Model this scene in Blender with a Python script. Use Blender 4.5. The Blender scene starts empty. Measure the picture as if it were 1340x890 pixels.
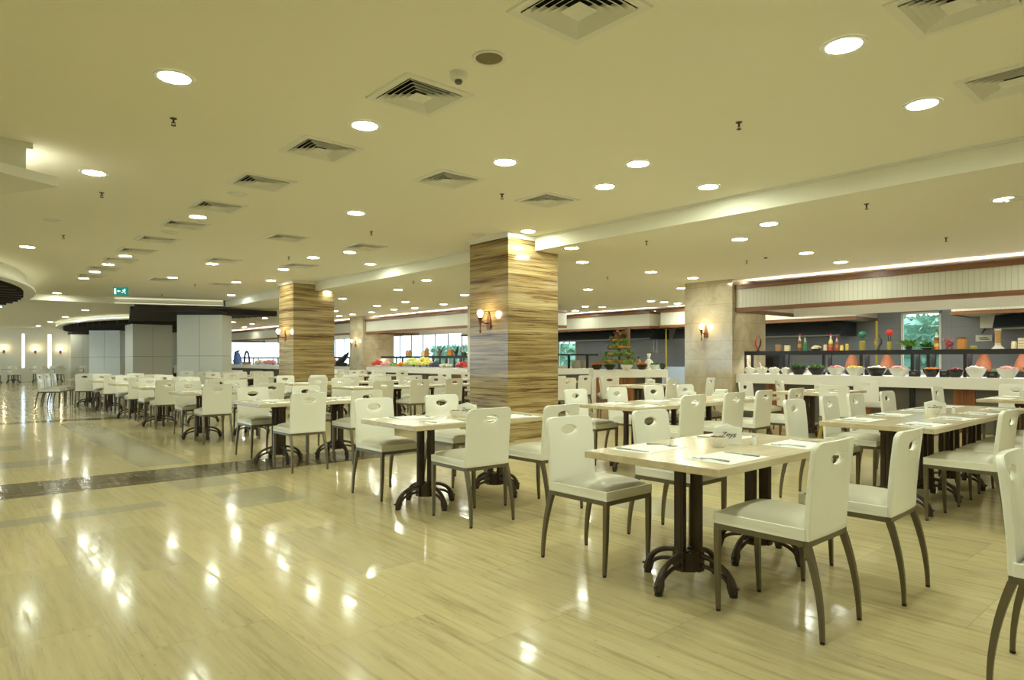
import bpy, bmesh, math, random
from mathutils import Vector, Matrix
random.seed(7)
PI = math.pi
SC = bpy.context.scene
COL = SC.collection

# ------------------------------------------------------------------ camera, world, exposure
CAM_H = 1.28
FOC = 852.94                                   # focal length in pixels of the 1340 x 890 frame
HORIZON = 470.0
TH = math.radians(48.674)                      # heading of the view, from +X towards +Y
FWD = (math.cos(TH), math.sin(TH))
RGT = (math.sin(TH), -math.cos(TH))
cam_data = bpy.data.cameras.new('camera')
cam_data.sensor_width = 36.0
cam_data.lens = FOC / 1340.0 * 36.0
cam_data.shift_y = (HORIZON - 445.0) / 1340.0
cam_data.clip_start = 0.05
cam_data.clip_end = 300
cam = bpy.data.objects.new('camera', cam_data)
cam.location = (0, 0, CAM_H)
cam.rotation_euler = (PI / 2, 0, TH - PI / 2)
COL.objects.link(cam)
SC.camera = cam

SC.view_settings.view_transform = 'Standard'
SC.view_settings.look = 'None'
SC.view_settings.exposure = 0.0
SC.view_settings.gamma = 1.0
SC.view_settings.use_curve_mapping = False
SC.cycles.max_bounces = 8
SC.cycles.diffuse_bounces = 5
SC.cycles.glossy_bounces = 3
SC.cycles.transmission_bounces = 4
SC.cycles.caustics_reflective = False
SC.cycles.caustics_refractive = False
SC.cycles.sample_clamp_indirect = 6.0
SC.cycles.use_denoising = True

LAMP = 162.0                                   # radiance of a downlight's diffuser
LAMP_RGB = (0.90, 1.0, 0.81)
LED = 16.0
SKY = 5.0
wd = bpy.data.worlds.new('world')
SC.world = wd
wd.use_nodes = True
_bg = wd.node_tree.nodes['Background']
_bg.inputs[0].default_value = (0.66, 0.86, 1.0, 1)
_bg.inputs[1].default_value = SKY

# ------------------------------------------------------------------ where a pixel of the photograph lies in the room
def on_z(px, py, z):
    t = (z - CAM_H) * FOC / (HORIZON - py)
    k = (px - 670) / FOC
    return Vector(((FWD[0] + RGT[0] * k) * t, (FWD[1] + RGT[1] * k) * t, z))

def on_x(px, X, py=HORIZON):
    k = (px - 670) / FOC
    d = (FWD[0] + RGT[0] * k, FWD[1] + RGT[1] * k)
    t = X / d[0]
    return Vector((X, d[1] * t, CAM_H + (HORIZON - py) / FOC * t))

def at_depth(px, py, t):
    k = (px - 670) / FOC
    return Vector(((FWD[0] + RGT[0] * k) * t, (FWD[1] + RGT[1] * k) * t, CAM_H + (HORIZON - py) / FOC * t))

def depth_of(v):
    return v[0] * FWD[0] + v[1] * FWD[1]

# ------------------------------------------------------------------ materials
def lin(c):
    return tuple((x / 12.92 if x <= 0.04045 else ((x + 0.055) / 1.055) ** 2.4) for x in c)

def rgb(r, g, b):
    return lin((r / 255, g / 255, b / 255)) + (1,)

def mat(name, col, rough=0.5, metal=0.0, spec=0.5, emit=0.0, emit_col=None, coat=0.0, trans=0.0):
    m = bpy.data.materials.new(name)
    m.use_nodes = True
    p = m.node_tree.nodes['Principled BSDF']
    p.inputs['Base Color'].default_value = col if len(col) == 4 else col + (1,)
    p.inputs['Roughness'].default_value = rough
    p.inputs['Metallic'].default_value = metal
    p.inputs['Specular IOR Level'].default_value = spec
    p.inputs['Coat Weight'].default_value = coat
    p.inputs['Coat Roughness'].default_value = 0.08
    p.inputs['Transmission Weight'].default_value = trans
    if emit:
        p.inputs['Emission Color'].default_value = (emit_col or col)[:3] + (1,)
        p.inputs['Emission Strength'].default_value = emit
    return m

class NT:
    """small helper to write node graphs"""
    def __init__(s, m):
        s.t = m.node_tree
        s.p = s.t.nodes['Principled BSDF']
    def n(s, kind, **kw):
        x = s.t.nodes.new(kind)
        for k, v in kw.items():
            if k in x.inputs.keys():
                x.inputs[k].default_value = v
            else:
                setattr(x, k, v)
        return x
    def l(s, a, b):
        s.t.links.new(a, b)
    def math(s, op, a, b=None, c=None):
        x = s.t.nodes.new('ShaderNodeMath')
        x.operation = op
        for i, v in enumerate((a, b, c)):
            if v is None:
                continue
            if hasattr(v, 'is_output'):
                s.l(v, x.inputs[i])
            else:
                x.inputs[i].default_value = v
        return x.outputs[0]
    def mix(s, f, a, b, blend='MIX'):
        x = s.t.nodes.new('ShaderNodeMix')
        x.data_type = 'RGBA'
        x.blend_type = blend
        for sock, v in ((x.inputs[0], f), (x.inputs[6], a), (x.inputs[7], b)):
            if hasattr(v, 'is_output'):
                s.l(v, sock)
            else:
                sock.default_value = v
        return x.outputs[2]
    def ramp(s, f, stops):
        x = s.t.nodes.new('ShaderNodeValToRGB')
        e = x.color_ramp.elements
        while len(e) < len(stops):
            e.new(0.5)
        for q, (pos, c) in zip(e, stops):
            q.position = pos
            q.color = c
        s.l(f, x.inputs[0])
        return x.outputs[0]

M = {}
M['ceiling'] = mat('ceiling_paint', (0.88, 0.86, 0.74), 0.85, spec=0.2)
M['white_paint'] = mat('white_paint', (0.82, 0.81, 0.74), 0.6, spec=0.3)
M['shell'] = mat('white_lacquer', (0.86, 0.85, 0.76), 0.16, spec=0.5)
M['cushion'] = mat('greige_vinyl', (0.52, 0.49, 0.385), 0.38, spec=0.4)
M['leg'] = mat('olive_bronze_metal', (0.17, 0.145, 0.095), 0.38, metal=0.55)
M['rubber'] = mat('black_rubber', (0.02, 0.02, 0.018), 0.6)
M['iron'] = mat('dark_brown_cast_iron', (0.062, 0.042, 0.026), 0.42, metal=0.35)
M['paper'] = mat('placemat_paper', (0.86, 0.86, 0.80), 0.7, spec=0.2)
M['steel'] = mat('cutlery_steel', (0.42, 0.43, 0.42), 0.35, metal=0.5)
M['china'] = mat('white_china', (0.85, 0.85, 0.80), 0.18, spec=0.6)
M['black_china'] = mat('black_china', (0.012, 0.012, 0.014), 0.2, spec=0.6)
M['ink'] = mat('black_ink', (0.03, 0.035, 0.03), 0.6)
M['black_frame'] = mat('black_metal_frame', (0.012, 0.012, 0.013), 0.35, spec=0.5)
M['slat'] = mat('dark_wenge_slat', (0.016, 0.011, 0.009), 0.5)
M['diffuser'] = mat('lamp_diffuser', (1, 1, 1), 0.4, emit=LAMP, emit_col=LAMP_RGB)
M['diffuser_cool'] = mat('cool_lamp_diffuser', (1, 1, 1), 0.4, emit=LAMP * 0.9, emit_col=(0.95, 1.0, 0.84))
M['led'] = mat('led_strip', (1, 1, 1), 0.4, emit=LED, emit_col=(1.0, 0.95, 0.80))
M['led_soft'] = mat('soft_led_strip', (1, 1, 1), 0.4, emit=0.8, emit_col=(1.0, 0.97, 0.66))
M['led_ring'] = mat('ring_led_strip', (1, 1, 1), 0.4, emit=2.6, emit_col=(1.0, 0.97, 0.66))
M['led_white'] = mat('white_led_strip', (1, 1, 1), 0.4, emit=34.0, emit_col=(1.0, 0.99, 0.95))
M['bulb'] = mat('warm_bulb', (1, 0.9, 0.7), 0.3, emit=60.0, emit_col=(1.0, 0.78, 0.46))
M['bronze'] = mat('antique_bronze', (0.20, 0.085, 0.035), 0.35, metal=0.7)
M['speaker'] = mat('speaker_mesh', (0.21, 0.18, 0.095), 0.8)
M['vent_dark'] = mat('vent_throat', (0.012, 0.012, 0.010), 0.9)
M['grey_panel'] = mat('grey_counter_panel', (0.115, 0.105, 0.085), 0.3, spec=0.5)
M['grey_wall'] = mat('grey_kitchen_tile', (0.15, 0.155, 0.165), 0.35)
M['hood'] = mat('dark_steel_hood', (0.030, 0.036, 0.05), 0.35, metal=0.4)
M['white_panel'] = mat('white_wall_panel', (0.66, 0.67, 0.58), 0.35, spec=0.5)
M['terracotta'] = mat('terracotta', (0.36, 0.12, 0.05), 0.55)
M['exit_green'] = mat('exit_sign_green', (0.0, 0.22, 0.20), 0.4, emit=0.5, emit_col=(0.0, 0.30, 0.27))
M['exit_white'] = mat('exit_sign_white', (0.9, 0.95, 0.9), 0.4, emit=0.9, emit_col=(0.9, 1, 0.95))
M['yellow'] = mat('yellow_plastic', (0.55, 0.42, 0.04), 0.4)
M['glass'] = mat('clear_glass', (0.95, 1, 1), 0.02, trans=1.0, spec=0.3)
M['steel_box'] = mat('brushed_steel', (0.55, 0.57, 0.60), 0.3, metal=0.8)
for nm, c in dict(leaf=(0.06, 0.20, 0.03), salad=(0.16, 0.36, 0.07), tomato=(0.55, 0.04, 0.03), orange=(0.72, 0.22, 0.02), lemon=(0.75, 0.68, 0.16),
                  melon=(0.70, 0.75, 0.25), grape=(0.05, 0.04, 0.10), cream=(0.75, 0.68, 0.50), pink=(0.75, 0.33, 0.32), beet=(0.30, 0.03, 0.07),
                  rice=(0.80, 0.76, 0.66), pickle=(0.30, 0.26, 0.05), honey=(0.45, 0.20, 0.03), oil=(0.60, 0.42, 0.05), cocoa=(0.17, 0.07, 0.03),
                  bark=(0.24, 0.13, 0.06), sea=(0.02, 0.17, 0.11), red=(0.55, 0.03, 0.03), horn=(0.10, 0.012, 0.012), basket=(0.36, 0.23, 0.12),
                  blue=(0.08, 0.17, 0.42), bluewhite=(0.45, 0.55, 0.75), bread=(0.42, 0.24, 0.10), hedge=(0.20, 0.36, 0.24), poster=(0.7, 0.2, 0.25)).items():
    M[nm] = mat(nm + '_colour', c, 0.45)

def wood_mat(name, dark, light, axis='Z', scale=30):
    m = mat(name, light, 0.35)
    g = NT(m)
    tc = g.n('ShaderNodeTexCoord')
    mp = g.n('ShaderNodeMapping')
    mp.inputs['Scale'].default_value = {'Z': (scale, scale, 0.8), 'Y': (scale, 0.8, scale), 'X': (0.8, scale, scale)}[axis]
    g.l(tc.outputs['Object'], mp.inputs[0])
    no = g.n('ShaderNodeTexNoise', Scale=1.0, Detail=4.0, Roughness=0.6)
    g.l(mp.outputs[0], no.inputs['Vector'])
    g.l(g.ramp(no.outputs[0], [(0.35, dark + (1,)), (0.62, light + (1,))]), g.p.inputs['Base Color'])
    return m
M['wood_trim'] = wood_mat('walnut_trim', (0.14, 0.055, 0.02), (0.26, 0.115, 0.045), 'Y', 25)
M['wood_panel'] = wood_mat('zebrano_panel', (0.13, 0.04, 0.012), (0.34, 0.13, 0.035), 'Z', 30)
M['tabletop'] = wood_mat('pale_maple_laminate', (0.56, 0.47, 0.31), (0.66, 0.57, 0.39), 'X', 14)
M['tabletop'].node_tree.nodes['Principled BSDF'].inputs['Roughness'].default_value = 0.17

def floor_material():
    m = mat('polished_travertine_floor', (0.6, 0.55, 0.35), 0.1, spec=0.07)
    g = NT(m)
    geo = g.n('ShaderNodeNewGeometry')
    sep = g.n('ShaderNodeSeparateXYZ')
    g.l(geo.outputs['Position'], sep.inputs[0])
    X, Y = sep.outputs[0], sep.outputs[1]
    # tile index, tiles 0.61 wide (X) and 1.22 long (Y), staggered rows
    ix = g.math('FLOOR', g.math('DIVIDE', X, 0.61))
    fx = g.math('FRACT', g.math('DIVIDE', X, 0.61))
    off = g.math('MULTIPLY', g.math('FRACT', g.math('MULTIPLY', ix, 0.377)), 1.22)
    yy = g.math('DIVIDE', g.math('ADD', Y, off), 1.22)
    iy = g.math('FLOOR', yy)
    fy = g.math('FRACT', yy)
    comb = g.n('ShaderNodeCombineXYZ')
    g.l(ix, comb.inputs[0]); g.l(iy, comb.inputs[1])
    wn = g.n('ShaderNodeTexWhiteNoise', noise_dimensions='3D')
    g.l(comb.outputs[0], wn.inputs['Vector'])
    # grain along Y
    mp = g.n('ShaderNodeMapping')
    mp.inputs['Scale'].default_value = (26, 1.6, 1)
    g.l(geo.outputs['Position'], mp.inputs[0])
    add = g.n('ShaderNodeVectorMath', operation='ADD')
    g.l(mp.outputs[0], add.inputs[0])
    sc = g.n('ShaderNodeVectorMath', operation='SCALE')
    g.l(wn.outputs['Color'], sc.inputs[0]); sc.inputs['Scale'].default_value = 40
    g.l(sc.outputs[0], add.inputs[1])
    no = g.n('ShaderNodeTexNoise', Scale=1.0, Detail=6.0, Roughness=0.68)
    g.l(add.outputs[0], no.inputs['Vector'])
    big = g.n('ShaderNodeTexNoise', Scale=0.7, Detail=3.0)
    g.l(geo.outputs['Position'], big.inputs['Vector'])
    base = g.ramp(no.outputs[0], [(0.27, (0.30, 0.24, 0.115, 1)), (0.47, (0.495, 0.415, 0.225, 1)), (0.72, (0.585, 0.505, 0.29, 1))])
    base = g.mix(g.math('MULTIPLY', big.outputs[0], 0.25), base, (0.43, 0.37, 0.20, 1))
    tint = g.ramp(wn.outputs[0], [(0.0, (0.86, 0.86, 0.86, 1)), (0.55, (1, 1, 1, 1)), (1.0, (1.07, 1.05, 1.0, 1))])
    base = g.mix(1.0, base, tint, 'MULTIPLY')
    def inside(v, lo, hi):
        return g.math('MULTIPLY', g.math('GREATER_THAN', v, lo), g.math('LESS_THAN', v, hi))
    def rect(x0, x1, y0, y1):
        return g.math('MULTIPLY', inside(X, x0, x1), inside(Y, y0, y1))
    # a few greyer slabs
    grey = None
    for r in [(1.78, 2.35, 8.65, 15.6), (0.35, 1.50, 6.26, 6.52), (1.78, 2.35, 6.9, 7.7), (1.95, 2.55, 5.75, 6.55), (-4, 0.9, 11.5, 12.1), (0.2, 1.2, 9.6, 10.2),
              (2.4, 3.2, 17, 19.5), (4.4, 5.0, 2.6, 3.8)]:
        q = rect(*r)
        grey = q if grey is None else g.math('MAXIMUM', grey, q)
    gcol = g.mix(g.math('MULTIPLY', no.outputs[0], 0.5), (0.30, 0.275, 0.19, 1), (0.42, 0.38, 0.26, 1))
    base = g.mix(g.math('MULTIPLY', grey, 0.75), base, gcol)
    # dark bands that run from pillar to pillar
    band = g.math('MAXIMUM', g.math('MULTIPLY', inside(Y, 7.5, 8.4), g.math('LESS_THAN', X, 6.7)),
                  g.math('MULTIPLY', inside(Y, 16.1, 16.6), g.math('LESS_THAN', X, 6.7)))
    mp2 = g.n('ShaderNodeMapping'); mp2.inputs['Scale'].default_value = (1.5, 14, 1)
    g.l(geo.outputs['Position'], mp2.inputs[0])
    nb = g.n('ShaderNodeTexNoise', Scale=1.0, Detail=4.0); g.l(mp2.outputs[0], nb.inputs['Vector'])
    bcol = g.ramp(nb.outputs[0], [(0.3, (0.095, 0.075, 0.042, 1)), (0.7, (0.20, 0.165, 0.10, 1))])
    base = g.mix(band, base, bcol)
    # hairline joints
    jx = g.math('LESS_THAN', fx, 0.006)
    jy = g.math('LESS_THAN', fy, 0.003)
    joint = g.math('MAXIMUM', jx, jy)
    base = g.mix(g.math('MULTIPLY', joint, 0.5), base, (0.22, 0.18, 0.10, 1))
    # pits of the travertine
    mp3 = g.n('ShaderNodeMapping'); mp3.inputs['Scale'].default_value = (60, 14, 1)
    g.l(geo.outputs['Position'], mp3.inputs[0])
    np_ = g.n('ShaderNodeTexNoise', Scale=1.0, Detail=2.0); g.l(mp3.outputs[0], np_.inputs['Vector'])
    pit = g.ramp(np_.outputs[0], [(0.27, (1, 1, 1, 1)), (0.31, (0, 0, 0, 1))])
    base = g.mix(g.math('MULTIPLY', pit, 0.55), base, (0.20, 0.15, 0.08, 1))
    g.l(base, g.p.inputs['Base Color'])
    rr = g.ramp(no.outputs[0], [(0.36, (0.26, 0.26, 0.26, 1)), (0.5, (0.11, 0.11, 0.11, 1)), (0.68, (0.07, 0.07, 0.07, 1))])
    g.l(rr, g.p.inputs['Roughness'])
    bp = g.n('ShaderNodeBump', Strength=0.035, Distance=0.02)
    nw = g.n('ShaderNodeTexNoise', Scale=3.5, Detail=2.0)
    g.l(geo.outputs['Position'], nw.inputs['Vector'])
    g.l(nw.outputs[0], bp.inputs['Height'])
    g.l(bp.outputs[0], g.p.inputs['Normal'])
    return m
M['floor'] = floor_material()

def travertine():
    m = mat('banded_travertine', (0.5, 0.4, 0.2), 0.16, spec=0.5)
    g = NT(m)
    geo = g.n('ShaderNodeNewGeometry')
    mp = g.n('ShaderNodeMapping'); mp.inputs['Scale'].default_value = (0.32, 0.32, 10.5)
    g.l(geo.outputs['Position'], mp.inputs[0])
    n1 = g.n('ShaderNodeTexNoise', Scale=1.0, Detail=7.0, Roughness=0.66, Distortion=0.25)
    g.l(mp.outputs[0], n1.inputs['Vector'])
    mp2 = g.n('ShaderNodeMapping'); mp2.inputs['Scale'].default_value = (0.9, 0.9, 34.0)
    g.l(geo.outputs['Position'], mp2.inputs[0])
    n2 = g.n('ShaderNodeTexNoise', Scale=1.0, Detail=6.0, Roughness=0.66, Distortion=0.9)
    g.l(mp2.outputs[0], n2.inputs['Vector'])
    c1 = g.ramp(n1.outputs[0], [(0.30, (0.10, 0.055, 0.022, 1)), (0.42, (0.30, 0.205, 0.085, 1)), (0.54, (0.46, 0.355, 0.165, 1)), (0.72, (0.58, 0.48, 0.265, 1))])
    v = g.ramp(n2.outputs[0], [(0.37, (0.14, 0.075, 0.03, 1)), (0.44, (0.68, 0.60, 0.46, 1)), (0.53, (1, 1, 1, 1))])
    c = g.mix(0.85, c1, v, 'MULTIPLY')
    sep = g.n('ShaderNodeSeparateXYZ'); g.l(geo.outputs['Position'], sep.inputs[0])
    fz = g.math('FRACT', g.math('DIVIDE', g.math('SUBTRACT', sep.outputs[2], 0.06), 0.605))
    c = g.mix(g.math('MULTIPLY', g.math('LESS_THAN', fz, 0.007), 0.55), c, (0.12, 0.08, 0.04, 1))
    g.l(c, g.p.inputs['Base Color'])
    return m
M['travertine'] = travertine()

def marble():
    m = mat('beige_marble', (0.4, 0.34, 0.22), 0.10, spec=0.5)
    g = NT(m)
    geo = g.n('ShaderNodeNewGeometry')
    n1 = g.n('ShaderNodeTexNoise', Scale=2.2, Detail=8.0, Roughness=0.65, Distortion=0.7)
    g.l(geo.outputs['Position'], n1.inputs['Vector'])
    c = g.ramp(n1.outputs[0], [(0.33, (0.40, 0.34, 0.225, 1)), (0.5, (0.50, 0.435, 0.30, 1)), (0.68, (0.58, 0.515, 0.37, 1))])
    sep = g.n('ShaderNodeSeparateXYZ'); g.l(geo.outputs['Position'], sep.inputs[0])
    fz = g.math('FRACT', g.math('DIVIDE', g.math('SUBTRACT', sep.outputs[2], 0.045), 0.41))
    c = g.mix(g.math('MULTIPLY', g.math('LESS_THAN', fz, 0.014), 0.6), c, (0.15, 0.11, 0.06, 1))
    g.l(c, g.p.inputs['Base Color'])
    return m
M['marble'] = marble()

def beadboard():
    m = mat('white_beadboard', (0.70, 0.69, 0.58), 0.45)
    g = NT(m)
    geo = g.n('ShaderNodeNewGeometry')
    sep = g.n('ShaderNodeSeparateXYZ'); g.l(geo.outputs['Position'], sep.inputs[0])
    f = g.math('FRACT', g.math('DIVIDE', g.math('ADD', sep.outputs[0], sep.outputs[1]), 0.085))
    line = g.math('LESS_THAN', f, 0.10)
    g.l(g.mix(g.math('MULTIPLY', line, 0.5), (0.70, 0.69, 0.58, 1), (0.40, 0.39, 0.31, 1)), g.p.inputs['Base Color'])
    bp = g.n('ShaderNodeBump', Strength=0.5, Distance=0.01)
    g.l(g.math('SUBTRACT', 1.0, line), bp.inputs['Height'])
    g.l(bp.outputs[0], g.p.inputs['Normal'])
    return m
M['beadboard'] = beadboard()

def tiled(name, c, cj, sx, sz):
    m = mat(name, c, 0.3)
    g = NT(m)
    geo = g.n('ShaderNodeNewGeometry')
    sep = g.n('ShaderNodeSeparateXYZ'); g.l(geo.outputs['Position'], sep.inputs[0])
    a = g.math('LESS_THAN', g.math('FRACT', g.math('DIVIDE', g.math('ADD', sep.outputs[0], sep.outputs[1]), sx)), 0.012)
    b = g.math('LESS_THAN', g.math('FRACT', g.math('DIVIDE', sep.outputs[2], sz)), 0.02)
    g.l(g.mix(g.math('MULTIPLY', g.math('MAXIMUM', a, b), 0.7), c + (1,), cj + (1,)), g.p.inputs['Base Color'])
    return m
M['kitchen_tile'] = tiled('grey_kitchen_wall_tile', (0.27, 0.285, 0.32), (0.15, 0.155, 0.17), 0.6, 0.3)  # grey tile with the blue of daylight put into its colour

# ------------------------------------------------------------------ mesh building
class MB:
    def __init__(s):
        s.b = bmesh.new()
    def _add(s, verts, faces, mx=None):
        vs = [s.b.verts.new(mx @ Vector(v) if mx else Vector(v)) for v in verts]
        for f in faces:
            try:
                s.b.faces.new([vs[i] for i in f])
            except ValueError:
                pass
        return s
    def box(s, x0, x1, y0, y1, z0, z1, mx=None):
        v = [(x0, y0, z0), (x1, y0, z0), (x1, y1, z0), (x0, y1, z0), (x0, y0, z1), (x1, y0, z1), (x1, y1, z1), (x0, y1, z1)]
        return s._add(v, [(3, 2, 1, 0), (4, 5, 6, 7), (0, 1, 5, 4), (1, 2, 6, 5), (2, 3, 7, 6), (3, 0, 4, 7)], mx)
    def prism(s, poly, z0, z1, mx=None):
        n = len(poly)
        v = [(x, y, z0) for x, y in poly] + [(x, y, z1) for x, y in poly]
        f = [tuple(range(n - 1, -1, -1)), tuple(range(n, 2 * n))] + [(i, (i + 1) % n, n + (i + 1) % n, n + i) for i in range(n)]
        return s._add(v, f, mx)
    def tube(s, pts, rad, seg=8, square=False, up=(0, 0, 1)):
        """swept tube; rad may be a list; square sweeps a box section (rad = half size)"""
        pts = [Vector(p) for p in pts]
        n = len(pts)
        rs = rad if isinstance(rad, (list, tuple)) else [rad] * n
        if square:
            seg = 4
        v, f = [], []
        prev = None
        for i, p in enumerate(pts):
            d = (pts[min(i + 1, n - 1)] - pts[max(i - 1, 0)]).normalized()
            u = Vector(up)
            if abs(d.dot(u)) > 0.95:
                u = Vector((0, 1, 0)) if prev is None else prev
            a = d.cross(u).normalized()
            b = a.cross(d).normalized()
            prev = b
            for k in range(seg):
                w = 2 * PI * k / seg + (PI / 4 if square else 0)
                r = rs[i] * (math.sqrt(2) if square else 1)
                v.append(p + a * math.cos(w) * r + b * math.sin(w) * r)
        for i in range(n - 1):
            for k in range(seg):
                q = (k + 1) % seg
                f.append((i * seg + k, i * seg + q, (i + 1) * seg + q, (i + 1) * seg + k))
        f.append(tuple(range(seg - 1, -1, -1)))
        f.append(tuple((n - 1) * seg + k for k in range(seg)))
        return s._add(v, f)
    def lathe(s, prof, at=(0, 0, 0), seg=20, sx=1, sy=1, rib=0.0):
        v, f = [], []
        n = len(prof)
        for r, z in prof:
            for k in range(seg):
                w = 2 * PI * k / seg
                q = r * (1 - rib * (k % 2))
                v.append((at[0] + q * math.cos(w) * sx, at[1] + q * math.sin(w) * sy, at[2] + z))
        for i in range(n - 1):
            for k in range(seg):
                q = (k + 1) % seg
                f.append((i * seg + k, i * seg + q, (i + 1) * seg + q, (i + 1) * seg + k))
        if prof[0][0] > 1e-6:
            f.append(tuple(range(seg - 1, -1, -1)))
        if prof[-1][0] > 1e-6:
            f.append(tuple((n - 1) * seg + k for k in range(seg)))
        return s._add(v, f)
    def ball(s, c, r, sz=1.0, sub=1, jit=0.0):
        g = bmesh.ops.create_icosphere(s.b, subdivisions=sub, radius=r)
        for q in g['verts']:
            q.co = Vector((q.co.x, q.co.y, q.co.z * sz)) * (1 + random.uniform(-jit, jit)) + Vector(c)
        return s
    def leafs(s, n, spread, size, zlift=0.0):
        for _ in range(n):
            c = spread()
            d = Vector((random.uniform(-1, 1), random.uniform(-1, 1), random.uniform(0.1, 1))).normalized()
            a = d.cross(Vector((0.3, 0.2, 1))).normalized()
            L = size * random.uniform(0.6, 1.2)
            c = Vector(c)
            s._add([c, c + d * L * 0.5 + a * L * 0.28, c + d * L, c + d * L * 0.5 - a * L * 0.28], [(0, 1, 2, 3)])
        return s
    def build(s, name, m, parent=None, smooth=False, bevel=0.0, angle=35, loc=None):
        bmesh.ops.remove_doubles(s.b, verts=s.b.verts[:], dist=1e-6)
        bmesh.ops.recalc_face_normals(s.b, faces=s.b.faces[:])
        if bevel:
            ed = [e for e in s.b.edges if len(e.link_faces) == 2 and e.calc_face_angle(0) > 0.6]
            bmesh.ops.bevel(s.b, geom=ed, offset=bevel, segments=2, affect='EDGES', profile=0.6)
        me = bpy.data.meshes.new(name)
        s.b.to_mesh(me)
        s.b.free()
        me.materials.append(m)
        if smooth:
            for p in me.polygons:
                p.use_smooth = True
            me.set_sharp_from_angle(angle=math.radians(angle))
        o = bpy.data.objects.new(name, me)
        COL.objects.link(o)
        if parent is not None:
            o.parent = parent
        if loc is not None:
            o.location = loc
        return o

def box(x0, x1, y0, y1, z0, z1):
    return MB().box(x0, x1, y0, y1, z0, z1)

def tag(o, label, cat, group=None, kind=None):
    o['label'] = label
    o['category'] = cat
    if group:
        o['group'] = group
    if kind:
        o['kind'] = kind
    return o

def root(name, loc=(0, 0, 0), rz=0.0, label=None, cat=None, group=None):
    o = bpy.data.objects.new(name, None)
    o.empty_display_size = 0.1
    o.location = loc
    o.rotation_euler = (0, 0, rz)
    COL.objects.link(o)
    if label:
        tag(o, label, cat, group)
    return o

KIDS = {}
def copy_tree(o, parent=None):
    c = o.copy()
    COL.objects.link(c)
    c.parent = parent
    for ch in o.children:
        copy_tree(ch, c)
    return c

def structure(o, label=None, cat=None):
    o['kind'] = 'structure'
    if label:
        o['label'] = label
        o['category'] = cat
    return o

ORD = ['first', 'second', 'third', 'fourth', 'fifth', 'sixth', 'seventh', 'eighth', 'ninth', 'tenth', 'eleventh', 'twelfth', 'thirteenth', 'fourteenth',
       'fifteenth', 'sixteenth', 'seventeenth', 'eighteenth', 'nineteenth', 'twentieth']

# ------------------------------------------------------------------ the room
ZU, ZL = 3.265, 3.04                 # upper ceiling, lower ceiling on the buffet side
XB = 7.27                            # face of the step between them
X0, X1, Y0, Y1 = -8.0, 19.6, -5.0, 46.0
structure(box(X0, X1 + 0.05, Y0, Y1 + 0.1, -0.1, 0.0).build('floor', M['floor']), 'polished cream travertine floor with dark cross bands', 'floor')
structure(box(X0, XB, Y0, Y1, ZU, ZU + 0.15).build('ceiling', M['ceiling']), 'cream plaster ceiling above the aisle and dining tables', 'ceiling')
structure(box(XB, X1, Y0, Y1, ZL, ZU + 0.15).build('ceiling_lower', M['ceiling']), 'lower cream ceiling band over the buffet side', 'ceiling')
structure(box(X0, X1, Y0 - 0.2, Y0, 0, ZU).build('wall_behind', M['white_paint']))
# step trim: thin moulding at the top of the ceiling step
structure(MB().box(XB - 0.03, XB, Y0, Y1, ZU - 0.03, ZU).build('trim_1', M['white_paint']), 'thin white moulding along the top of the ceiling step', 'trim')
# left side wall with daylight windows, beyond the frame
lw = MB()
lw.box(X0 - 0.2, X0, Y0, Y1, 0, 0.4).box(X0 - 0.2, X0, Y0, Y1, 2.9, ZU)
lw.box(X0 - 0.2, X0, Y0, 18, 0.4, 2.9)
for y in (21.5, 25.5, 29.5, 33.5, 37.5, 41.5, 45):
    lw.box(X0 - 0.2, X0, y, y + 0.8, 0.4, 2.9)
structure(lw.build('wall_left', M['white_paint']))

def wall_x(name, X, th, y0, y1, z0, z1, holes, m):
    """wall in the plane x = X with rectangular openings (y0,y1,z0,z1)"""
    b = MB()
    ys = y0
    for (a, c, zl, zh) in sorted(holes):
        b.box(X, X + th, ys, a, z0, z1)
        b.box(X, X + th, a, c, z0, zl).box(X, X + th, a, c, zh, z1)
        ys = c
    b.box(X, X + th, ys, y1, z0, z1)
    return structure(b.build(name, m))

KW = [(5.33, 6.27, 0.95, 2.52), (18.2, 20.2, 0.95, 2.45), (24.8, 34.0, 0.95, 2.62), (36.0, 43.5, 0.95, 2.6)]
wall_x('wall_right', 19.5, 0.2, Y0, Y1, 0, ZL, KW, M['kitchen_tile'])
def window_x(n, X, y0, y1, z0, z1, mull=1):
    r = root('window_%d' % n, (X, (y0 + y1) / 2, z0))
    r['kind'] = 'structure'
    w, h = (y1 - y0) / 2, z1 - z0
    f = MB()
    t = 0.05
    f.box(-0.03, 0.05, -w, -w + t, 0, h).box(-0.03, 0.05, w - t, w, 0, h).box(-0.03, 0.05, -w, w, 0, t).box(-0.03, 0.05, -w, w, h - t, h)
    for k in range(1, mull):
        y = -w + 2 * w * k / mull
        f.box(-0.02, 0.04, y - t / 2, y + t / 2, 0, h)
    f.build('window_frame', M['white_paint'], r)
    MB().box(0.005, 0.011, -w + t, w - t, t, h - t).build('window_pane', M['glass'], r)
    MB().box(-0.12, 0.06, -w - 0.05, w + 0.05, -0.04, 0).build('window_sill', M['white_paint'], r)
    return r
for i, (a, c, zl, zh) in enumerate(KW):
    window_x(i + 1, 19.5, a, c, zl, zh, max(1, round((c - a) / 1.2)))

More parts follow.
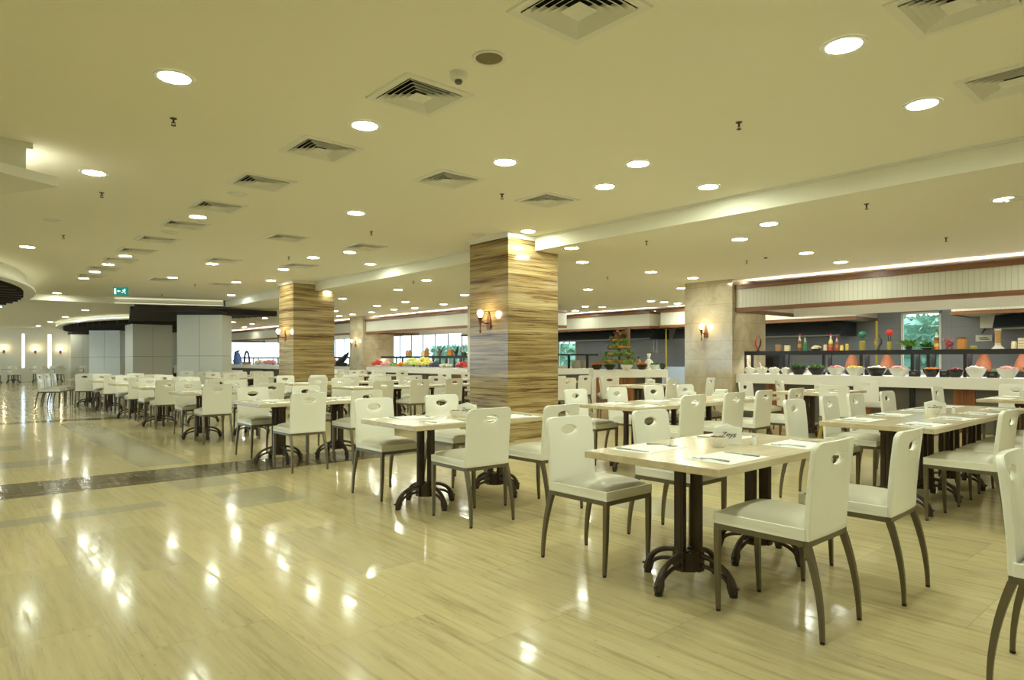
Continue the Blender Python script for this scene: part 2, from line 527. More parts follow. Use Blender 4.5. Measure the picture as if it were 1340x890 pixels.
# far wall: white panels with two tall windows between, and a wide window behind the end buffet
def wpx(px):                          # x on the far wall for a picture column
    k = (px - 670) / FOC
    d = (FWD[0] + RGT[0] * k, FWD[1] + RGT[1] * k)
    return d[0] * Y1 / d[1]
holes = [(wpx(27.5), wpx(33.5), 0.75, 2.75), (wpx(61.5), wpx(68.5), 0.75, 2.75), (13.6, 19.0, 0.95, 2.6)]
fw = MB()
xs = X0
for a, c, zl, zh in holes:
    fw.box(xs, a, Y1, Y1 + 0.2, 0, ZU)
    fw.box(a, c, Y1, Y1 + 0.2, 0, zl).box(a, c, Y1, Y1 + 0.2, zh, ZU)
    xs = c
fw.box(xs, X1, Y1, Y1 + 0.2, 0, ZU)
structure(fw.build('wall_far', M['white_panel']))
for i, (a, c, zl, zh) in enumerate(holes):
    r = root('window_%d' % (5 + i), ((a + c) / 2, Y1 + 0.08, zl)); r['kind'] = 'structure'
    w, h = (c - a) / 2, zh - zl
    MB().box(-w, -w + 0.04, -0.05, 0.03, 0, h).box(w - 0.04, w, -0.05, 0.03, 0, h).box(-w, w, -0.05, 0.03, h - 0.04, h).box(-w, w, -0.05, 0.03, 0, 0.04).build('window_frame', M['white_paint'], r)
    MB().box(-w + 0.04, w - 0.04, -0.004, 0.004, 0.04, h - 0.04).build('window_pane', M['glass'], r)

# hedges in the garden outside the kitchen windows
def hedge(name, cx, cy, lx, ly, h, label):
    b = MB()
    n = int(420 * ly)
    b.leafs(n, lambda: (cx + random.uniform(-lx, lx), cy + random.uniform(-ly, ly), h * math.sqrt(random.random())), 0.24)
    o = b.build(name, M['hedge'])
    cm = MB()
    nn, mm = max(6, int(ly * 6)), 10
    vv = [(cx + 0.35 * lx + random.uniform(-0.25, 0.25), cy - ly + 2 * ly * i / nn, h * j / mm) for j in range(mm + 1) for i in range(nn + 1)]
    cm._add(vv, [(j * (nn + 1) + i, j * (nn + 1) + i + 1, (j + 1) * (nn + 1) + i + 1, (j + 1) * (nn + 1) + i) for j in range(mm) for i in range(nn)])
    cm.build('hedge_depth', M['hedge'], o)
    tag(o, label, 'hedge', kind='stuff')
hedge('hedge', 22.6, 6.2, 0.5, 2.2, 2.6, 'green garden hedge outside the single kitchen window')
hedge('hedge', 24.5, 29.5, 0.6, 6.5, 2.1, 'pale green hedge outside the wide bright buffet windows')
structure(box(X1 + 0.1, X1 + 9, Y0, Y1 + 6, -0.12, 0.001).build('ground_outside', mat('garden_ground', (0.35, 0.36, 0.28), 0.9)))

# travertine pillars on the table side, beige marble pillars on the buffet side
def pillar(i, x0, x1, y0, y1, h, m, crown, label):
    r = root('pillar', (0, 0, 0)); structure(r, label, 'pillar')
    MB().box(x0, x1, y0, y1, 0, h - (0.07 if crown else 0)).build('pillar_shaft', m, r, bevel=0.006)
    if crown:
        c = MB()
        for k, (a, b_) in enumerate(((0.012, 0.03), (0.03, 0.05), (0.05, 0.07))):
            c.box(x0 - a, XB, y0 - a, y1 + a, h - 0.07 + (0, 0.03, 0.05)[k], h - 0.07 + b_)
        c.build('pillar_crown', M['white_paint'], r)
    return r
pillar(1, 6.69, 7.80, 7.70, 8.68, ZU, M['travertine'], True, 'banded brown travertine pillar with wall lamp, closest to the camera')
pillar(2, 6.69, 7.80, 15.93, 16.86, ZU, M['travertine'], True, 'banded brown travertine pillar, second along the aisle')
pillar(3, 13.08, 14.55, 7.55, 8.77, ZL, M['marble'], False, 'polished beige marble pillar beside the salad buffet')
pillar(4, 13.08, 14.55, 15.9, 17.1, ZL, M['marble'], False, 'beige marble pillar hidden behind the first travertine pillar')
pillar(5, 13.08, 14.55, 24.14, 25.3, ZL, M['marble'], False, 'small distant beige marble pillar beside the fruit buffet')
pillar(6, 6.69, 7.80, -0.55, 0.40, ZU, M['travertine'], True, 'banded travertine pillar just outside the view')

# canopies over the buffets: beadboard fascia between walnut trims, LED cove on top
def canopy(i, x0, x1, y0, y1, label, z0=2.32, z1=2.91):
    r = root('canopy_%d' % i, (0, 0, 0)); structure(r, label, 'canopy')
    deep = x1 - x0 > 2
    if deep:
        MB().box(x0, x0 + 0.04, y0, y1, z0 + 0.07, z1 - 0.09).box(x0 + 0.04, x1, y0, y0 + 0.04, z0 + 0.07, z1 - 0.09).box(x0 + 0.04, x1, y1 - 0.04, y1, z0 + 0.07, z1 - 0.09).build('canopy_fascia', M['beadboard'], r)
        MB().box(x1 - 0.05, x1, y0 + 0.04, y1 - 0.04, z0, z1 - 0.09).box(x0 + 0.04, x1 - 0.05, y0 + 0.04, y1 - 0.04, z0 + 0.28, z0 + 0.31).build('inner_panel', M['white_paint'], r)
        MB().box(x0 + 0.05, x0 + 0.08, y0 + 0.1, y1 - 0.1, z0 + 0.10, z0 + 0.13).build('added_light_strip', M['led'], r)  # added strip hidden behind the fascia to brighten the inner panel
    else:
        MB().box(x0, x1, y0, y1, z0 + 0.07, z1 - 0.09).build('canopy_fascia', M['beadboard'], r)
    MB().box(x0 - 0.03, x1 + 0.0, y0 - 0.02, y1 + 0.02, z1 - 0.095, z1).build('canopy_top_trim', M['wood_trim'], r)
    t = MB()
    t.box(x0 - 0.02, x0 + 0.05, y0 - 0.015, y1 + 0.015, z0, z0 + 0.085)
    t.box(x0 + 0.05, x1, y0 - 0.015, y0 + 0.04, z0, z0 + 0.085)
    t.box(x0 + 0.05, x1, y1 - 0.04, y1 + 0.015, z0, z0 + 0.085)
    t.build('canopy_bottom_trim', M['wood_trim'], r)
    if not deep:
        MB().box(x0 + 0.04, x1, y0, y1, z0 + 0.02, z0 + 0.06).build('canopy_soffit', M['white_paint'], r)
    MB().box(x0 + 0.34, x0 + 0.42, y0 + 0.05, y1 - 0.05, z1, z1 + 0.012).build('led_strip', M['led'], r)
    return r
canopy(1, 13.2, 15.9, -2.0, 7.53, 'white beadboard canopy with walnut trims over the salad buffet')
canopy(2, 13.2, 15.8, 15.2, 24.1, 'white beadboard canopy over the fruit buffet')
canopy(3, 13.2, 15.8, 25.4, 42.0, 'white beadboard canopy over the end buffet')
canopy(4, 18.0, 19.48, 13.45, 24.0, 'white beadboard canopy over the dark kitchen hood behind the island')
canopy(5, 18.0, 19.48, 6.86, 13.0, 'wood trimmed canopy over the hood left of the kitchen window')
canopy(6, 18.0, 19.48, -2.0, 4.72, 'wood trimmed canopy right of the kitchen window')
def hood(x0, x1, y0, y1, z0, z1, label):
    r = root('extractor_hood', (0, 0, 0), 0, label, 'extractor hood')
    MB().prism([(x0, z0), (x1, z0), (x1, z1), (x0 + 0.25, z1)], -y1, -y0, Matrix.Rotation(PI / 2, 4, 'X')).build('hood_body', M['hood'], r)
    MB().box(x0 - 0.02, x0 + 0.02, y0, y1, z0 - 0.02, z0 + 0.02).build('hood_rim', M['grey_panel'], r)
hood(18.35, 19.45, 7.4, 12.8, 1.93, 2.31, 'dark steel extractor hood left of the kitchen window')
hood(18.35, 19.45, -1.5, 4.0, 1.98, 2.31, 'dark steel extractor hood right of the kitchen window')
hood(18.35, 19.45, 13.7, 20.0, 1.98, 2.31, 'dark blue extractor hood behind the fruit island')

# far zone: dropped bulkhead with glowing cove, slatted ceiling rafts, oval rings
bk = MB()
bk.prism([(-8, 25.2), (4.2, 24.0), (7.2, 22.9), (7.2, Y1), (-8, Y1)], 3.06, ZU)
structure(bk.build('ceiling_bulkhead', M['ceiling']), 'dropped ceiling bulkhead with a lit cove at the far end', 'ceiling')
o = MB().tube([(4.2, 23.93, 3.225), (7.15, 22.84, 3.225)], 0.012, 6).build('led_strip', M['led_soft'])
structure(o, 'warm cove light line under the far bulkhead', 'light strip')
o = MB().tube([(4.2, 23.93, 3.07), (7.15, 22.84, 3.07)], 0.010, 6).build('led_strip', M['led_soft'])
structure(o, 'lower warm cove light line of the far bulkhead', 'light strip')

def ring(name, cx, cy, a, b, z0, label, cut=0.92, louver=True, nsl=18, dz=0.07, rot=0.0):
    r = root(name, (cx, cy, 0), rot); structure(r, label, 'ceiling ring')
    n = 72
    def ell(s):
        return [(a * s * math.cos(2 * PI * k / n), b * s * math.sin(2 * PI * k / n)) for k in range(n)]
    m = MB()
    for s0, s1, za, zb in ((cut, 1.0, z0, z0 + 0.05), (cut - 0.02, 0.93, z0 + 0.05, ZU)):
        o_, i_ = ell(s1), ell(s0)
        v = [(x, y, za) for x, y in o_] + [(x, y, zb) for x, y in o_] + [(x, y, za) for x, y in i_] + [(x, y, zb) for x, y in i_]
        f = []
        for k in range(n):
            q = (k + 1) % n
            f += [(k, q, n + q, n + k), (2 * n + q, 2 * n + k, 3 * n + k, 3 * n + q), (q, k, 2 * n + k, 2 * n + q), (n + k, n + q, 3 * n + q, 3 * n + k)]
        m._add(v, f)
    m.build('ring_fascia', M['white_paint'], r)
    lp = [(x, y, z0 + 0.07) for x, y in ell(0.965)]
    MB().tube(lp + [lp[0]], 0.012, 6).build('led_strip', M['led_ring'], r)
    if louver:
        s = MB()
        for k in range(nsl):
            y = -b * cut * 0.96 + 2 * b * cut * 0.96 * (k + 0.5) / nsl
            w = a * cut * 0.98 * math.sqrt(max(0.02, 1 - (y / (b * cut)) ** 2))
            s.box(-w, w, y - 0.05, y + 0.05, z0 - dz, z0 + 0.14)
        s.build('louver', M['slat'], r)
ring('oval_ring', -0.6, 21.3, 2.46, 6.4, 2.90, 'oval white ceiling ring with dark slatted louver, closer one', nsl=15)
ring('oval_ring', 7.2, 36.5, 3.0, 8.6, 2.86, 'distant oval white ceiling ring with dark slatted louver', nsl=24, dz=0.13)
def raft(x0, x1, y0, y1, z0, z1, n, label):
    r = root('slatted_raft', (0, 0, 0)); structure(r, label, 'slatted ceiling')
    s = MB()
    for k in range(n):
        y = y0 + (y1 - y0) * (k + 0.5) / n
        s.box(0.19 * y + 0.08, x1 - 0.10 * k, y - 0.06, y + 0.06, z0, z1)
    s.box(x0, x1, y0 - 0.05, y0, z0, z1 + 0.06)
    s.build('slats', M['slat'], r)
raft(4.55, 9.0, 22.9, 31.0, 2.80, 2.92, 26, 'dark slatted ceiling raft above the white panelled columns')

# pointed dropped ceiling light box over the aisle (its tip enters the picture)
def lightbox():
    r = root('ceiling_box', (0, 0, 0)); structure(r, 'white dropped ceiling box with moulded ledge above the aisle', 'ceiling')
    led = [(0.86, 7.55), (0.48, 8.30), (-0.6, 9.6), (-5, 9.6), (-5, 7.5), (0.40, 7.30)]
    fac = [(0.60, 7.42), (0.42, 8.0), (-0.7, 9.3), (-5, 9.3), (-5, 7.62), (0.40, 7.40)]
    MB().prism(led, 2.93, 3.02).build('ledge', M['white_paint'], r)
    MB().prism(fac, 3.02, ZU).build('fascia', M['white_paint'], r)
    cr = [(x + (0.05 if x > -4 else 0), y) for x, y in fac]
    MB().prism(cr, ZU - 0.05, ZU - 0.001).build('crown', M['white_paint'], r)
    MB().tube([(0.66, 7.62, 3.04), (0.52, 8.1, 3.04), (-0.5, 9.4, 3.04)], 0.014, 6).build('led_strip', M['led'], r)
lightbox()

# white panelled columns at the far end
def column(pxa, pxb, ytop, dep, faces, label):
    pa, pb = at_depth(pxa, 470, dep), at_depth(pxb, 470, dep)
    c = (pa + pb) / 2
    w = (pb - pa).length
    rz = math.atan2(pb.y - pa.y, pb.x - pa.x)
    h = CAM_H + (HORIZON - ytop) / FOC * dep
    r = root('panelled_column', (c.x, c.y, 0), rz + faces); structure(r, label, 'column')
    d = w if faces else w * 0.5
    k = 0.72 if faces else 1.0
    hw, hd = w * k / 2, d * k / 2
    p = MB()
    zj = 1.38
    for z0, z1 in ((0, zj), (zj + 0.012, h)):
        p.box(-hw, -0.005, -hd, hd, z0, z1).box(0.005, hw, -hd, hd, z0, z1)
    p.build('column_panels', M['white_panel'], r)
    MB().box(-hw + 0.01, hw - 0.01, -hd + 0.01, hd - 0.01, 0, h).build('column_core', M['grey_panel'], r)
    MB().box(-hw - 0.02, hw + 0.02, -hd - 0.02, hd + 0.02, h, h + 0.12).build('column_cap', M['slat'], r)
column(239, 297, 413, 22.0, 0.0, 'broad white panelled column left of the second travertine pillar')
column(163, 226, 425, 28.0, 0.72, 'white panelled column second from the travertine pillar, one face bluish')
column(123, 163, 433, 33.0, 0.0, 'shaded white panelled column behind the aisle chairs')
column(88, 124, 438, 38.5, 0.75, 'farthest white panelled column beside the wall lamps')

# ------------------------------------------------------------------ ceiling fittings
lamp_rows = {}
def downlight_proto(m):
    r = root('downlight')
    t = MB()
    n = 24
    v, f = [], []
    for ra, z in ((0.135, 0), (0.132, -0.008), (0.105, -0.006), (0.105, 0.0)):
        for k in range(n):
            v.append((ra * math.cos(2 * PI * k / n), ra * math.sin(2 * PI * k / n), z))
    for i in range(3):
        for k in range(n):
            q = (k + 1) % n
            f.append((i * n + k, i * n + q, (i + 1) * n + q, (i + 1) * n + k))
    t._add(v, f).build('rim', M['white_paint'], r, smooth=True)
    d = MB()
    d._add([(0.107 * math.cos(2 * PI * k / n), 0.107 * math.sin(2 * PI * k / n), -0.004) for k in range(n)], [tuple(range(n - 1, -1, -1))])
    d.build('diffuser', m, r)
    return r
UP = [(228, 101), (123, 226), (36, 323), (477.5, 164), (259, 283.6), (164, 334.8), (141.6, 346), (124, 355.5), (109.4, 364), (74.6, 383.4), (56.6, 392.8), (130, 396.5),
      (661, 212), (466, 278.7), (410, 337), (457.5, 330), (484.5, 345.5), (371, 352.5), (277.7, 345), (225.8, 363), (354.5, 367), (309, 369.2), (302.5, 386),
      (835, 214), (791.5, 244), (927, 244.5), (1104, 59), (1207, 136), (691, 302.5)]
LO = [(748, 324.5), (762, 343), (852, 356), (769.6, 378.8), (892, 377), (906.5, 363.7), (968, 313), (1006, 293), (1055, 331), (1100, 343), (558, 366.7), (521, 379),
      (530.5, 395), (608, 386), (580.5, 398), (543, 403), (493.4, 400.2), (486.6, 408.7), (515.4, 405), (461.5, 411.5), (438.4, 407), (444, 413.5), (427, 381.7), (448, 390.7),
      (852, 394), (887, 397), (766, 401), (320, 428), (330, 424)]
spots = [(on_z(x, y, ZU), 'u', True) for x, y in UP] + [(on_z(x, y, ZL), 'l', True) for x, y in LO]
# the same lamp grid carries on outside the picture, added for even lighting
for x, y in [(4.29, -1.5), (5.74, -1.5), (2.7, 1.6), (2.7, -1.6), (1.24, 1.6), (1.24, -1.6), (-0.4, 2), (-0.4, 5), (-2, 3.5), (-2, 7), (-2, 11.5), (-3, 15), (-5, 2), (-5, 11), (-5, 16), (6.6, -2.5), (5.7, -3.6)]:
    spots.append((Vector((x, y, ZU)), 'u', False))
for x, y in [(8.8, 1.8), (10.8, 1.6), (12.2, 1.9), (8.8, -1.5), (11, -1.5), (15.5, 9.7), (16.8, 10.9), (14.9, 9.1), (17.4, 2.2), (17.4, 5.2), (17.4, 8.8), (17.4, 16.3), (17.4, 20), (16.8, 1.5), (16.8, 3), (16.8, 4.5), (16.8, 6), (16.8, 8), (16.8, 10), (16.8, 12), (16.8, 14.5), (16.8, 18), (16.8, 21), (16.8, 24), (16.8, 28), (16.8, 33), (16.8, 38)]:  # added: lower grid past the frame, and lamps to brighten kitchen and island
    spots.append((Vector((x, y, ZL)), 'k', False))
for x in (-4.5, -1.5, 1.5, 4.0):  # added lamps that brighten the far zone
    for y in (28, 33, 38, 43):
        spots.append((Vector((x, y, 3.06)), 'f', False))
for x, y in ((10.5, 28), (10.5, 32), (10.5, 36), (10.5, 40), (5.5, 44.5), (8.5, 44)):  # further lamps added for a brighter far end
    spots.append((Vector((x, y, ZL if x > XB else 3.06)), 'f', False))
lp_w, lp_c = downlight_proto(M['diffuser']), downlight_proto(M['diffuser_cool'])
used = {'u': False, 'l': False}
lines = {}
for p, k, seen in spots:
    key = (k, min((1.24, 2.68, 4.26, 5.74, 6.7), key=lambda v: abs(v - p.x)) if k in 'uf' else min((8.1, 8.9, 10.8, 12.3, 16.8), key=lambda v: abs(v - p.x)))
    lines.setdefault(key, []).append((p, seen))
LN = {1.24: 'over the open aisle', 2.68: 'along the aisle vents', 4.26: 'above the aisle tables', 5.74: 'above the long tables', 6.7: 'before the ceiling step',
      8.1: 'just past the ceiling step', 8.9: 'second line past the ceiling step', 10.8: 'mid lower ceiling', 12.3: 'near the buffet canopy', 16.8: 'inside the kitchen'}
for (k, x), L in lines.items():
    L.sort(key=lambda q: depth_of(q[0]))
    c = 0
    for p, seen in L:
        src = lp_w if k == 'u' and p.y < 16 else lp_c
        if src.get('label') is None and not src.get('used'):
            o = src; o['used'] = 1
        else:
            o = copy_tree(src)
        o.location = (p.x, p.y, p.z - 0.001)
        if seen:
            tag(o, 'round glowing recessed downlight, %s in the line %s' % (ORD[c], LN[x]), 'ceiling light', 'recessed downlights ' + ('in the upper ceiling' if k == 'u' else 'in the lower ceiling'))
            c += 1
        else:
            tag(o, 'round recessed downlight added to brighten the room', 'ceiling light', 'recessed downlights added for brightness')
for s in (lp_w, lp_c):
    if 'used' in s:
        del s['used']
for o in list(COL.objects):
    if o.name.startswith('downlight') and 'used' in o:
        del o['used']

def vent_proto():
    r = root('ceiling_vent')
    f = MB()
    def frame(s0, s1, za, zb):
        # square frustum ring: outer half size s0 at za, inner half size s1 at zb
        v = [(-s0, -s0, za), (s0, -s0, za), (s0, s0, za), (-s0, s0, za), (-s1, -s1, zb), (s1, -s1, zb), (s1, s1, zb), (-s1, s1, zb)]
        f._add(v, [(0, 1, 5, 4), (1, 2, 6, 5), (2, 3, 7, 6), (3, 0, 4, 7)])
    frame(0.295, 0.29, 0.0, -0.012)
    frame(0.29, 0.235, -0.012, -0.010)
    f.build('frame', M['white_paint'], r)
    f = MB()
    for s in (0.232, 0.192, 0.152, 0.112):
        frame(s, s - 0.052, -0.016, 0.022)
        frame(s - 0.003, s - 0.055, -0.017, 0.021)
        frame(s, s - 0.001, -0.016, -0.0195)
        frame(s - 0.001, s - 0.004, -0.0195, -0.017)
    frame(0.074, 0.02, -0.018, -0.006)
    f._add([(-0.02, -0.02, -0.006), (0.02, -0.02, -0.006), (0.02, 0.02, -0.006), (-0.02, 0.02, -0.006)], [(3, 2, 1, 0)])
    f.build('louver_blades', M['white_paint'], r)
    MB().box(-0.235, 0.235, -0.235, 0.235, 0.03, 0.034).build('throat', M['vent_dark'], r)
    return r
# openings for the vents are cut into the ceiling below
vents = [Vector((2.72, y, ZU)) for y in (2.52, 4.15, 5.82, 7.35, 8.89, 10.40, 12.0, 13.5, 15.0, 16.6, 18.3)]
vl = ['%s square louvred ceiling vent along the aisle line' % ORD[i] for i in range(len(vents))]
for v, l in ((on_z(587, 235, ZU), 'square louvred vent left of the ceiling speaker line, above the aisle tables'), (on_z(716, 262, ZU), 'square louvred vent above the first travertine pillar'),
             (on_z(375, 311, ZU), 'square louvred vent between two downlights before the second pillar'), (on_z(478, 323, ZU), 'square louvred vent between the two travertine pillars'),
             (Vector((4.26, 1.08, ZU)), 'large louvred vent cut by the top edge beyond the bright downlight'), (Vector((5.74, 1.13, ZU)), 'louvred vent at the picture edge above the ceiling step'),
             (on_z(292, 340.5, ZU), 'small distant louvred vent above a downlight near the aisle'), (on_z(392, 347.5, ZU), 'small louvred vent just above the second travertine pillar'),
             (on_z(213, 366, ZU), 'tiny louvred vent beside the exit sign'), (on_z(290, 372, ZU), 'tiny louvred vent before the far bulkhead')):
    vents.append(v); vl.append(l)
vp = vent_proto()
for i, (v, l) in enumerate(zip(vents, vl)):
    o = vp if i == 0 else copy_tree(vp)
    o.location = (v.x, v.y, ZU)
    tag(o, l, 'ceiling vent', 'square louvred ceiling vents')
# cut the vent openings
ce = bpy.data.objects['ceiling']
def slab_with_holes(ob, x0, x1, y0, y1, z0, z1, centers, h):
    b = MB()
    ys = sorted({y0, y1} | {round(c.y + s * h, 4) for c in centers for s in (-1, 1)})
    for ya, yb in zip(ys, ys[1:]):
        ym = (ya + yb) / 2
        xs = [x0]
        for c in sorted((c for c in centers if abs(c.y - ym) < h), key=lambda c: c.x):
            xs += [c.x - h, c.x + h]
        xs.append(x1)
        for k in range(0, len(xs), 2):
            v = [(xs[k], ya, z0), (xs[k + 1], ya, z0), (xs[k + 1], yb, z0), (xs[k], yb, z0)]
            b._add(v, [(0, 3, 2, 1)])
    b.box(x0, x1, y0, y1, z1 - 0.05, z1)
    me = bpy.data.meshes.new('ceiling')
    b.b.to_mesh(me); b.b.free()
    me.materials.append(ob.data.materials[0])
    ob.data = me
slab_with_holes(ce, X0, XB, Y0, Y1, ZU, ZU + 0.15, vents, 0.24)

def ceiling_speaker(p, label, z, dark):
    r = root('ceiling_speaker', (p.x, p.y, z), 0, label, 'speaker', 'round ceiling speakers')
    MB().lathe([(0.115, 0), (0.112, -0.010), (0.09, -0.008), (0.09, -0.002)]).build('rim', M['white_paint'], r, smooth=True)
    MB().lathe([(0.088, -0.003), (0.06, -0.007), (0.0, -0.009)]).build('grille', M['speaker'] if dark else M['white_paint'], r, smooth=True)
ceiling_speaker(on_z(640, 75.5, ZU), 'round ceiling speaker with dark mesh beside the smoke detector', ZU, True)
for x, y, l in ((311, 254, 'round white ceiling speaker between two aisle vents'), (68, 287.5, 'faint round ceiling plate over the open aisle'), (625, 306.5, 'round cream ceiling plate left of the first pillar top'),
                (222, 303.5, 'small round ceiling plate between distant aisle vents')):
    ceiling_speaker(on_z(x, y, ZU), l, ZU, False)
ceiling_speaker(on_z(1327, 260, ZL), 'round flush ceiling plate in the lower ceiling at the picture edge', ZL, False)
def detector(p, z, label):
    r = root('smoke_detector', (p.x, p.y, z), 0, label, 'smoke detector', 'smoke detectors')
    MB().lathe([(0.062, 0), (0.06, -0.03), (0.048, -0.045), (0.03, -0.05)]).build('housing', M['white_paint'], r, smooth=True)
    MB().lathe([(0.026, -0.05), (0.028, -0.062), (0.02, -0.072), (0.0, -0.074)]).build('sensor', M['grey_panel'], r, smooth=True)
detector(on_z(600, 96, ZU), ZU, 'white smoke detector next to the dark ceiling speaker')
detector(on_z(1002, 333, ZL), ZL, 'small smoke detector in the lower ceiling near the buffet')
def sprinkler(p, z, label):
    r = root('sprinkler', (p.x, p.y, z), 0, label, 'sprinkler', 'ceiling sprinklers')
    MB().lathe([(0.028, 0), (0.026, -0.005), (0.008, -0.007), (0.008, -0.035), (0.010, -0.037)], seg=10).tube([(-0.012, 0, -0.03), (-0.012, 0, -0.055)], 0.003, 5).tube([(0.012, 0, -0.03), (0.012, 0, -0.055)], 0.003, 5).build('nozzle', M['iron'], r)
    MB().lathe([(0.004, -0.058), (0.020, -0.058), (0.020, -0.061), (0.0, -0.061)], seg=10).build('deflector', M['iron'], r)
for i, (x, y, z) in enumerate([(227, 155, ZU), (133, 252, ZU), (967, 160, ZU), (657, 254, ZU), (486, 303, ZU), (378, 336, ZU), (83, 308, ZU), (1134, 267, ZL), (846, 315.5, ZL), (795, 362.5, ZL), (977, 341, ZL), (541, 368, ZL), (255, 372, ZU), (212, 385, ZU), (1238, 311, ZL)]):
    nm = ['below the first aisle downlight', 'over the open aisle by the dropped box', 'between the two bright downlights and the step', 'below the downlight above the aisle tables',
          'between the distant vents and the ceiling step', 'above the second pillar', 'near the oval ceiling ring', 'past the ceiling step near the picture edge', 'between the first pillar and the step',
          'right of the first pillar', 'close to the marble pillar', 'between the pillars in the lower ceiling', 'before the far bulkhead', 'beside the exit sign', 'close to the buffet cove'][i]
    sprinkler(on_z(x, y, z), z, 'tiny dark ceiling sprinkler ' + nm)

# exit sign hanging over the aisle
def exit_sign(p, label, s=1.0):
    r = root('exit_sign', (p.x, p.y, p.z), TH - PI / 2, label, 'exit sign')
    MB().box(-0.20 * s, 0.20 * s, -0.012, 0.012, -0.11 * s, 0.10 * s).build('panel', M['exit_green'], r)
    w = MB()
    y0, y1 = -0.016, -0.0125
    # arrow
    w.prism([(-0.06, -0.012), (0.0, -0.012), (0.0, 0.012), (-0.06, 0.012)], y0, y1, Matrix.Rotation(PI / 2, 4, 'X') @ Matrix.Scale(-1, 4, (0, 0, 1)))
    w.prism([(-0.055, -0.035), (-0.055, 0.035), (-0.09, 0.0)], y0, y1, Matrix.Rotation(PI / 2, 4, 'X') @ Matrix.Scale(-1, 4, (0, 0, 1)))
    # doorway
    w.box(-0.17, -0.115, y0, y1, -0.08, 0.07)
    # running figure
    w.lathe([(0, -0.016), (0.016, 0), (0, 0.016)], (0.12, -0.014, 0.055), 8)
    for a, b in (((0.115, 0.04), (0.085, -0.005)), ((0.085, -0.005), (0.06, -0.04)), ((0.06, -0.04), (0.03, -0.03)), ((0.085, -0.005), (0.125, -0.03)), ((0.125, -0.03), (0.13, -0.075)),
                 ((0.112, 0.03), (0.145, 0.01)), ((0.112, 0.03), (0.07, 0.03)), ((0.07, 0.03), (0.06, 0.005))):
        w.tube([(a[0], -0.014, a[1]), (b[0], -0.014, b[1])], 0.009, 5)
    w.build('pictogram', M['exit_white'], r)
    MB().tube([(-0.15, 0, 0.10), (-0.15, 0, ZU - p.z)], 0.004, 5).tube([(0.15, 0, 0.10), (0.15, 0, ZU - p.z)], 0.004, 5).build('hanger', M['steel'], r)
pe = at_depth(158, 381, 17.6)
exit_sign(pe, 'green exit sign with running figure hanging over the aisle')
exit_sign(at_depth(43.5, 415.5, 33.0), 'small dark green exit sign hanging far down the aisle', 0.9)

# ------------------------------------------------------------------ wall lamps
def sconce(p, nx, label, s=1.0):
    """torch lamp on a face that looks along -X (nx = 0) or -Y (nx = 1)"""
    r = root('wall_lamp', p, 0 if nx == 0 else PI / 2, label, 'wall lamp', 'torch wall lamps')
    b = MB()
    b.prism([(-0.05, -0.09), (0.05, -0.09), (0.055, -0.02), (0.03, 0.10), (0.012, 0.17), (0.0, 0.19), (-0.012, 0.17), (-0.03, 0.10), (-0.055, -0.02)], -0.025, 0.0,
            Matrix(((0, 0, 1, 0), (1, 0, 0, 0), (0, 1, 0, 0), (0, 0, 0, 1))))
    b.build('backplate', M['bronze'], r, bevel=0.004)
    MB().tube([(-0.02, 0, 0.0), (-0.10, 0.0, -0.01), (-0.16, 0, 0.03), (-0.19, 0, 0.03)], [0.011, 0.009, 0.008, 0.009], 8).build('arm', M['bronze'], r, smooth=True)
    MB().lathe([(0.0, -0.17), (0.012, -0.16), (0.018, -0.13), (0.008, -0.10), (0.012, -0.04), (0.024, 0.03), (0.036, 0.07), (0.045, 0.075), (0.045, 0.085), (0.0, 0.085)], (-0.19, 0, 0), 14).build('torch', M['bronze'], r, smooth=True)
    MB().lathe([(0.018, 0.085), (0.03, 0.11), (0.045, 0.15), (0.042, 0.18), (0.022, 0.205), (0.0, 0.21)], (-0.19, 0, 0), 16).build('bulb', M['bulb'], r, smooth=True)
    r.scale = (s, s, s)
sconce((6.688, 8.16, 1.86), 0, 'bronze torch wall lamp on the first travertine pillar')
sconce((6.688, 16.42, 1.84), 0, 'bronze torch wall lamp on the second travertine pillar')
sconce((13.078, 8.20, 1.86), 0, 'bronze torch wall lamp on the marble pillar by the salad buffet')
sconce((13.078, 24.75, 1.88), 0, 'tiny torch wall lamp on the distant marble pillar')
for px, l in ((5.0, 'torch wall lamp on the far wall, first from the picture edge'), (46.0, 'torch wall lamp on the far wall between the two tall windows'), (79.0, 'torch wall lamp on the far wall beside the columns')):
    sconce((wpx(px), Y1 - 0.002, 1.72), 1, l, 1.1)

